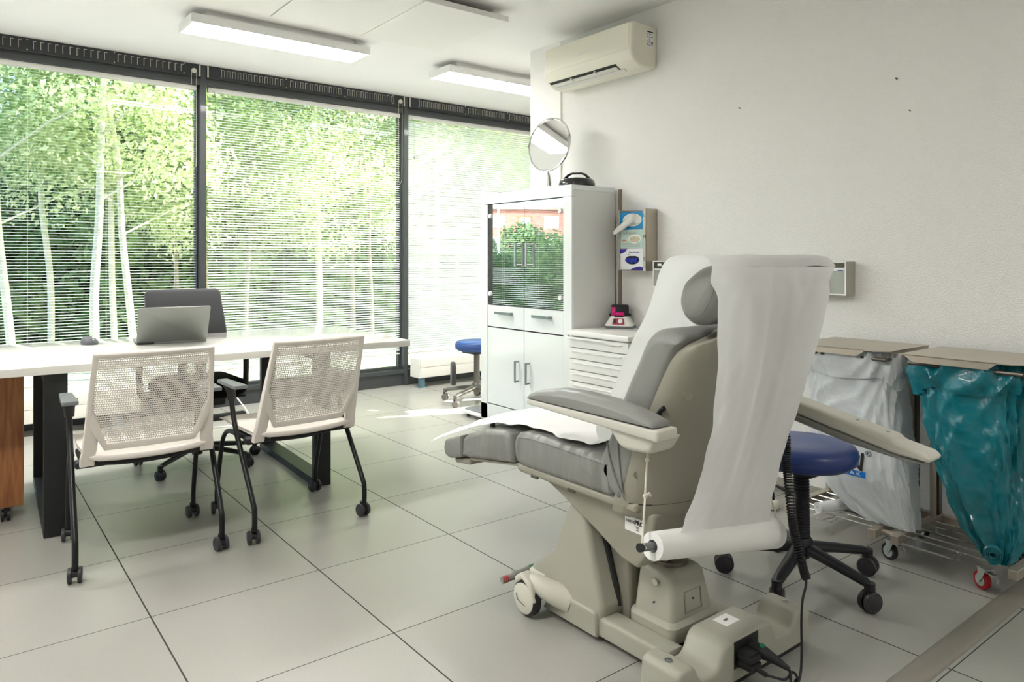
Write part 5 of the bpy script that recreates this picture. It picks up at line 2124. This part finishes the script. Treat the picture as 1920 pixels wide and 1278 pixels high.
from mathutils.bvhtree import BVHTree
from mathutils import noise as mnoise
def bag(name, label, mname, sil, xc, hd, seed, rim_m=None, rim_z=(.700, .826), amp=.012, nz=100, na=150):
    """sil: list of (z, y_left, y_right, x_front, x_back)"""
    t = thing(name, label, 'bag', (xc, (sil[0][1] + sil[0][2]) / 2, sil[-1][0]), 0)
    def ring(z, grow=0.0, k=1.0):
        for a_, b_ in zip(sil, sil[1:]):
            if z >= b_[0] or b_ is sil[-1]:
                f = (a_[0] - z) / max(1e-6, a_[0] - b_[0])
                f = max(0, min(1, f))
                f = f * f * (3 - 2 * f) * .5 + f * .5
                v = [p_ + (q_ - p_) * f for p_, q_ in zip(a_, b_)]
                break
        _, yl, yr, xf, xb = v
        cy, cx = (yl + yr) / 2, (xf + xb) / 2
        hy, hx = abs(yl - yr) / 2 + grow, abs(xb - xf) / 2 + grow
        out = []
        for j in range(na):
            th = 2 * pi * j / na
            c, s = cos(th), sin(th)
            e = .55
            px = hx * (abs(c) ** e) * (1 if c > 0 else -1)
            py = hy * (abs(s) ** e) * (1 if s > 0 else -1)
            # sharp, mostly vertical pulls, fanning from the hung corners
            w1 = mnoise.noise(Vector((th * 2.2 + seed, z * 2.5, seed))) 
            w2 = 1 - abs(mnoise.noise(Vector((th * 3.2 + z * 1.5, z * 4.0 + seed, 3.1)))) * 2.2
            w3 = 1 - abs(mnoise.noise(Vector((th * 6 - z * 4, z * 9 + seed, 7.7)))) * 2.0
            w4 = 1 - abs(mnoise.noise(Vector((th * 11 + z * 6, z * 16 - seed, 1.7)))) * 2.2
            w5 = 1 - abs(mnoise.noise(Vector((th * 2.6 - z * 7, z * 3 + seed, 9.1)))) * 2.4
            d = amp * k * (w1 * 1.0 + w2 * .8 + w3 * .45 + w4 * .25 + w5 * .7 - .9)
            n_ = Vector((c, s, 0))
            out.append(Vector((cx + px, cy + py, z)) + n_ * d)
        return out
    b = BM()
    z1, z0 = sil[0][0], sil[-1][0]
    rings = [ring(z1 - (z1 - z0) * i / nz) for i in range(nz + 1)]
    loft(b, rings, cap=True)
    body = part('bag_body', b, mname, t, smooth=50)
    b = BM()
    a0, a1 = rim_z
    rr = []
    for i in range(15):
        f = i / 14
        z = a1 - (a1 - a0) * f
        g = .012 + .010 * sin(pi * f)
        rg = ring(z, g, 1.3)
        for j, p in enumerate(rg):
            th = 2 * pi * j / na
            p.z -= (.020 * sin(2 * th + seed) + .014 * sin(5 * th + seed)) * f
        rr.append(rg)
    loft(b, rr, cap=False)
    part('folded_rim', b, rim_m or mname, t, smooth=50)
    return t, body
tb, tbody = bag('teal_refuse_bag', 'teal plastic refuse bag hanging in the right hand stand', 'teal_bag',
    [(.825, 1.312, .925, 3.035, 3.29), (.70, 1.285, .935, 3.03, 3.28), (.44, 1.235, .925, 3.015, 3.26), (.30, 1.170, .920, 3.0, 3.22), (.22, 1.115, .925, 2.99, 3.17), (.155, 1.055, .945, 2.985, 3.11), (.118, 1.015, .965, 2.985, 3.04)], 3.16, .14, 4.0, amp=.017)
wb, wbody = bag('white_refuse_bag', 'translucent white printed refuse bag hanging in the left hand stand', 'white_bag',
    [(.825, 1.770, 1.395, 3.035, 3.29), (.70, 1.765, 1.395, 3.04, 3.27), (.50, 1.755, 1.375, 3.03, 3.26), (.33, 1.735, 1.345, 3.02, 3.24), (.22, 1.665, 1.320, 3.02, 3.20), (.15, 1.555, 1.305, 3.02, 3.14), (.124, 1.470, 1.295, 3.025, 3.09)], 3.16, .14, 11.0, amp=.0125)
# what shows faintly through the white bag
b = BM()
lathe(b, [(.02, .20), (.10, .26), (.13, .40), (.11, .55), (.05, .62), (.01, .64)], (3.16, 1.56, 0), 28)
part('contents', b, 'bag_filling', wb, smooth=60)
# print on the bag, wrapped on its surface
bv = BVHTree.FromPolygons([wbody.matrix_local @ v.co + Vector(wb.location) for v in wbody.data.vertices], [p.vertices[:] for p in wbody.data.polygons])
def wrap(bm, off):
    lowest = 9
    for v in bm.verts:
        h = bv.ray_cast(Vector((2.6, v.co.y, v.co.z)), Vector((1, 0, 0)))
        if h[0]:
            v.co.x = h[0].x - off + (v.co.x - 3.0)
    return bm
Mw = fr((3.0, 1.560, .362), (0, -1, 0), (0, 0, 1))
b = BM()
text(b, 'EN', .104, Mw @ Matrix.Translation((.080, -.002, 0)), .0004, 'RIGHT', bold=.0010)
text(b, '\u00ae', .034, Mw @ Matrix.Translation((.093, .040, 0)), .0004)
bmesh.ops.subdivide_edges(b, edges=[e for e in b.edges if e.calc_length() > .012], cuts=4)
part('lettering', wrap(b, .004), 'ink_black', wb, smooth=0)
b = BM()
surf(b, lambda u, v: Vector((3.0, 1.650 - .175 * u, .299 + .026 * v)), 24, 4)
part('blue_band', wrap(b, .003), 'bag_blue', wb, smooth=0)
b = BM()
text(b, 'A A K', .024, Mw @ Matrix.Translation((.028, -.050, 0)), .0004, sx=1.25)
part('band_lettering', wrap(b, .0045), 'ink_white', wb, smooth=0)

# rolls of spare bags lying on the racks
def spiral_roll(name, label, p0, p1, r, m, cat, flap):
    t = thing(name, label, cat, tuple((Vector(p0) + Vector(p1)) / 2 - Vector((0, 0, r))), 0)
    p0, p1 = Vector(p0), Vector(p1)
    d = (p1 - p0).normalized()
    a, c = frame_for(d)
    b = BM()
    pts = []
    for k in range(90):
        th = 2 * pi * 4.3 * k / 89
        rr = r * (.25 + .75 * k / 89)
        pts.append((rr * cos(th), rr * sin(th)))
    V0 = [b.verts.new(p0 + a * x + c * y) for x, y in pts]
    V1 = [b.verts.new(p1 + a * x + c * y) for x, y in pts]
    for i in range(len(pts) - 1):
        b.faces.new((V0[i], V0[i + 1], V1[i + 1], V1[i]))
    part('roll', b, m, t, smooth=50, solid=r * .11)
    if flap:
        b = BM()
        surf(b, lambda u, v: p0.lerp(p1, .02 + .96 * u) + Vector((-.012 - .045 * v, -.002, -r + .004 + .003 * sin(9 * u))) , 10, 4)
        part('loose_end', b, m, t, solid=.001)
    return t
spiral_roll('white_bag_roll', 'roll of white bags lying on the rack below the white bag', (2.955, 1.655, .142), (3.20, 1.575, .142), .024, 'box_white', 'roll of bags', True)
spiral_roll('teal_bag_roll', 'roll of teal bags at the foot of the teal refuse bag', (2.955, .992, .150), (3.10, 1.04, .150), .032, 'teal_bag', 'roll of bags', False)

# floor bits
b = BM()
rext(b, [(.905 + .080 * k / 14, .0005 + .013 * sin(pi * k / 14) ** .6) for k in range(15)] + [(.985, 0), (.905, 0)], 'X', 1.90, XW - .013, 0)
single('cable_cover', b, 'floor_strip', 'rounded beige cable cover strip across the floor in the lower right corner', 'cable cover', smooth=60)
fcup = thing('floor_sensor', 'small white cup-shaped foot with a black cable on the floor behind the treatment chair', 'foot', (3.156, 2.0, 0), 0)
b = BM()
lathe(b, [(.020, 0), (.034, .006), (.038, .022), (.034, .040), (.022, .046), (.014, .046)], (3.156, 2.0, 0), 28)
part('cup', b, 'ac_white', fcup, smooth=60)
b = BM()
tube(b, [(3.156, 2.0, .044), (3.156, 2.0, .075), (3.150, 2.01, .13)], [.013, .011, .007], 12)
tube(b, spline([(3.150, 2.01, .13), (3.16, 2.06, .20), (3.24, 2.14, .16), (3.33, 2.1, .06), (3.38, 1.95, .008), (3.405, 1.75, .006)], 6), .004, 6)
part('cable', b, 'black_plastic', fcup)
b = BM()
tube(b, spline([(3.425, 3.2, .05), (3.42, 2.6, .045), (3.42, 2.2, .03), (3.41, 1.8, .008), (3.38, 1.5, .006)], 8), .0045, 6)
single('wall_cable', b, 'black_plastic', 'black cable lying along the foot of the right wall', 'cable')
ps = thing('power_strip', 'black power strip with a white cable on the floor under the desk', 'power strip', (1.72, 5.6, 0), 0)
b = BM()
rbox(b, 1.45, 1.80, 5.62, 5.68, 0, .045, .006, 2)
part('strip', b, 'black_plastic', ps)
b = BM()
tube(b, spline([(1.45, 5.65, .02), (1.35, 5.55, .006), (1.5, 5.40, .006), (1.75, 5.42, .006), (1.80, 5.60, .05), (1.74, 5.86, .20)], 8), .005, 8)
part('cable', b, 'ink_white', ps)

# ================================================================ OUTSIDE
b = BM()
def gnd(u, v):
    x, y = -80 + 130 * u, 6.26 + 95 * v
    return Vector((x, y, -.10 + .25 * smooth01((y - 7) / 6) * mnoise.noise(Vector((x * .3, y * .3, 0))) + .02 * (min(y, 30) - 6.3)))
surf(b, gnd, 90, 80)
single('lawn', b, 'grass', 'sunlit grass outside the windows', 'grass', kind='stuff', smooth=60)
def grass_z(x, y):
    return -.10 + .02 * (y - 6.3)

def leaf_cloud(b, blobs, n, size, rnd):
    tot = sum(bl[3] ** 2 for bl in blobs)
    for (cx, cy, cz, r) in blobs:
        for _ in range(int(n * r * r / tot)):
            d = Vector((rnd.gauss(0, 1), rnd.gauss(0, 1), rnd.gauss(0, .8)))
            d = d.normalized() * r * rnd.uniform(.55, 1.08)
            c = Vector((cx, cy, cz)) + Vector((d.x, d.y, d.z * .75))
            nrm = (d.normalized() + Vector((rnd.uniform(-.9, .9), rnd.uniform(-.9, .9), rnd.uniform(-.3, 1.1)))).normalized()
            a, c2 = frame_for(nrm)
            th = rnd.uniform(0, 2 * pi)
            u = (a * cos(th) + c2 * sin(th))
            w_ = nrm.cross(u)
            s = size * rnd.uniform(.6, 1.35)
            v = [b.verts.new(c + u * s), b.verts.new(c + w_ * s * .55), b.verts.new(c - u * s * .8), b.verts.new(c - w_ * s * .55)]
            b.faces.new(v)

TREE_LABELS = {}
def make_tree(seed, h, lean, r0, leafm, nleaf, crown_lo, spread, lsize, barkm):
    rnd = random.Random(seed)
    t = thing('birch_tree', 'tree', 'tree', (0, 0, 0), 0, 'slender trees outside the windows')
    pts = [(0, 0, -.2)]
    x = y = 0
    for k in range(1, 9):
        z = h * k / 8
        x += lean[0] * h / 8 + rnd.uniform(-.05, .05)
        y += lean[1] * h / 8 + rnd.uniform(-.04, .04)
        pts.append((x, y, z))
    sp = spline(pts, 5)
    b = BM()
    tube(b, sp, [r0 * (1.15 - .85 * i / len(sp)) for i in range(len(sp))], 10)
    part('trunk', b, barkm, t, smooth=60)
    blobs = []
    b = BM()
    nb = 15
    for k in range(nb):
        f = crown_lo / h + (1 - crown_lo / h) * (k + .5) / nb
        p = sp[min(len(sp) - 1, int(f * len(sp)))]
        th = k * 2.4 + rnd.uniform(-.5, .5)
        ln_ = spread * rnd.uniform(.6, 1.1) * (1.1 - .55 * f)
        q = p + Vector((cos(th) * ln_, sin(th) * ln_, ln_ * rnd.uniform(.2, .6)))
        m_ = p.lerp(q, .5) + Vector((0, 0, .08))
        tube(b, [p, m_, q], [r0 * .35, r0 * .22, r0 * .08], 6)
        for j in range(3):
            c = p.lerp(q, rnd.uniform(.45, 1.15)) + Vector((rnd.uniform(-.3, .3), rnd.uniform(-.3, .3), rnd.uniform(-.25, .3)))
            blobs.append((c.x, c.y, c.z, rnd.uniform(.28, .6)))
    part('branches', b, barkm, t, smooth=60)
    b = BM()
    leaf_cloud(b, blobs, nleaf, lsize, rnd)
    part('foliage', b, leafm, t, smooth=0)
    return t
protos = [make_tree(1, 6.8, (.02, 0), .042, 'leaf_a', 12000, 1.7, 1.25, .036, 'bark'),
          make_tree(2, 7.2, (-.05, .01), .034, 'leaf_b', 12000, 1.9, 1.2, .034, 'bark'),
          make_tree(3, 6.4, (-.08, 0), .038, 'leaf_a', 12000, 1.4, 1.3, .036, 'bark'),
          make_tree(4, 6.2, (.06, .02), .028, 'leaf_a', 12000, 0.9, 1.3, .034, 'bark_grey'),
          make_tree(5, 7.0, (-.03, -.01), .036, 'leaf_b', 12000, 2.2, 1.4, .037, 'bark_grey')]
# (ratio x/y seen from the room, distance, prototype, rotation, scale)
spots = [(.062, 9.0, 2, .3, 1.0), (.095, 10.4, 1, .0, 1.05), (.142, 8.6, 0, .0, 1.0), (.163, 9.6, 1, 1.0, 1.0), (.187, 8.9, 2, .15, .95), (.232, 10.8, 3, 2.0, 1.0),
         (.252, 12.2, 0, 3.0, 1.1), (.268, 9.9, 4, 1.5, 1.0), (.318, 9.3, 3, .6, .95), (.365, 11.6, 1, 2.2, 1.1), (.425, 9.5, 0, 2.0, 1.0), (.478, 10.6, 4, .4, 1.0), (.510, 9.0, 3, 2.6, .9),
         (.585, 10.2, 2, 3.3, 1.0), (.625, 9.4, 0, 1.2, 1.0), (.668, 10.8, 1, .9, 1.05), (.705, 9.6, 4, 2.9, 1.0), (.765, 10.6, 3, 1.9, 1.0), (.83, 9.6, 0, 2.7, 1.0), (.92, 10.5, 2, 1.1, 1.0),
         (.02, 11.5, 4, 1.3, 1.1), (.11, 13.4, 3, 1.3, 1.2), (.205, 14.0, 4, .3, 1.2), (.30, 13.8, 1, 1.3, 1.2), (.40, 14.0, 2, .3, 1.2), (.46, 13.2, 3, 3.3, 1.2), (.55, 13.6, 0, 1.9, 1.2), (.66, 13.6, 2, 2.3, 1.2), (.76, 13.2, 4, 1.3, 1.2), (.86, 13.8, 1, .2, 1.2)]
used_ = set()
where = ['at the far left of the left window', 'second from the left edge of the left window', 'with the thickest pale trunk in the left window', 'just right of the thickest trunk in the left window',
         'leaning left beside the mouse and laptop', 'thin and grey behind the laptop', 'straight behind the left mullion', 'close to the dark mullion of the left window',
         'at the left edge of the middle window', 'set back in the left part of the middle window', 'with a straight pale trunk in the centre of the middle window', 'right of the centre trunk in the middle window',
         'at the right edge of the middle window', 'at the left edge of the right window', 'with a pale trunk in the right window', 'second pale trunk in the right window', 'beside the cabinet in the right window',
         'behind the cabinet in the right window', 'hidden past the cabinet', 'farthest right of the front trees', 'back row, far left', 'back row, behind the left window', 'back row, behind the office chair',
         'back row, left part of the middle window', 'back row, centre of the middle window', 'back row, right part of the middle window', 'back row, between the middle and right windows',
         'back row, behind the right window', 'back row, above the cabinet', 'back row, farthest right']
for i, (rt_, d, pi_, rz, sc2) in enumerate(spots):
    loc = (rt_ * d, d, grass_z(0, d))
    lb = 'slender leafy tree ' + where[i]
    if pi_ not in used_:
        used_.add(pi_)
        o = protos[pi_]
        o.location = loc
        o.rotation_euler = (0, 0, rz)
        o.scale = (sc2,) * 3
        o['label'] = lb
    else:
        dup(protos[pi_], loc, rz, lb, (sc2,) * 3)

# undergrowth: bushes of leaves
def make_bush(seed, r, leafm, n, lsize):
    rnd = random.Random(seed)
    b = BM()
    blobs = []
    for k in range(16):
        th = rnd.uniform(0, 2 * pi)
        q = rnd.uniform(0, r)
        blobs.append((q * cos(th), q * sin(th) * .7, rnd.uniform(.25, 1.35) * r * .8, rnd.uniform(.35, .6) * r * .8))
    leaf_cloud(b, blobs, n, lsize, rnd)
    me = mkmesh('bush', b, leafm, 0)
    o = bpy.data.objects.new('leafy_bush', me)
    COL.objects.link(o)
    return tag(o, 'leafy bush', 'bush', 'bushes outside the windows')
bush = [make_bush(21, 1.2, 'leaf_c', 3600, .075), make_bush(22, 1.3, 'leaf_b', 3600, .075), make_bush(23, 1.1, 'leaf_c', 3600, .07)]
bs_spots = []
for k in range(15):
    r_ = .0 + .95 * k / 14
    bs_spots.append((r_ * 12.4 + random.uniform(-.3, .3), 12.4 + random.uniform(-.5, .5), random.choice((0, 2, 0, 1)), random.uniform(1.0, 1.4)))
for k in range(16):
    r_ = -.02 + 1.0 * k / 15
    bs_spots.append((r_ * 15.5 + random.uniform(-.4, .4), 15.5 + random.uniform(-.6, .6), random.choice((0, 1, 2)), random.uniform(1.9, 2.8)))
for k in range(10):
    bs_spots.append((-9.5 + 1.1 * k + random.uniform(-.3, .3), 13.0 + .25 * abs(k - 4) + random.uniform(-.8, .8), random.choice((1, 1, 0)), random.uniform(.75, 1.05)))
for k in range(8):
    bs_spots.append((-13 + 1.7 * k, 20.0 + random.uniform(-.8, .8), random.choice((1, 0)), random.uniform(1.0, 1.35)))
place = ['dark leafy bush in the undergrowth row behind the trees, %s', 'tall leafy bush in the hedge at the back, %s', 'green bush seen mirrored in the cabinet glass, %s', 'far bush mirrored high in the cabinet glass, %s']
ordn = ['first', 'second', 'third', 'fourth', 'fifth', 'sixth', 'seventh', 'eighth', 'ninth', 'tenth', 'eleventh', 'twelfth', 'thirteenth', 'fourteenth', 'fifteenth', 'sixteenth']
done = set()
for i, (x, y, k, s_) in enumerate(bs_spots):
    row, idx = (0, i) if i < 15 else (1, i - 15) if i < 31 else (2, i - 31) if i < 41 else (3, i - 41)
    if k in done:
        o = bush[k].copy()
        COL.objects.link(o)
    else:
        done.add(k)
        o = bush[k]
    o.location = (x, y, grass_z(0, y) - .15)
    o.rotation_euler = (0, 0, random.uniform(0, 6.28))
    o.scale = (s_, s_, s_ * random.uniform(.9, 1.15))
    o['label'] = place[row] % (ordn[idx] + ' from the left')
for k, bb_ in enumerate(bush):
    if k not in done:
        bpy.data.objects.remove(bb_)

# building and lamp post mirrored in the cabinet glass
bd = thing('apartment_building', 'red brick building seen mirrored in the cabinet glass above the bushes', 'building', (-52, 76, 0.9), radians(30))
b = BM()
box(b, -14, 14, -5, 5, 0, 6.4)
b.transform(ROOTM[bd.name])
part('wall', b, 'brick', bd, smooth=0)
b = BM()
box(b, -14.4, 14.4, -5.5, 5.5, 6.4, 6.7)
b.transform(ROOTM[bd.name])
part('roof', b, 'roof', bd, smooth=0)
for k in range(8):
    for z in (1.3, 4.1):
        x = -12 + 3.4 * k
        b = BM()
        box(b, x - .9, x + .9, -5.06, -4.98, z, z + 1.5)
        b.transform(ROOTM[bd.name])
        wf_ = part('window_frame', b, 'label_white' if k % 3 else 'win_frame', bd, smooth=0)
        b = BM()
        box(b, x - .7, x + .7, -5.09, -5.055, z + .15, z + 1.35)
        b.transform(ROOTM[bd.name])
        part('window_pane', b, 'win_pane', wf_, smooth=0)
lp = thing('street_lamp', 'white street lamp mirrored in the cabinet glass', 'street lamp', (-7.4, 18.0, 0), 0)
b = BM()
cyl(b, (-7.4, 18, 0), (-7.4, 18, 3.0), .05, .04, 12)
part('pole', b, 'label_white', lp)
b = BM()
rbox(b, -7.45, -7.0, 17.93, 18.07, 3.0, 3.06, .01, 2)
part('lamp_head', b, 'label_white', lp)
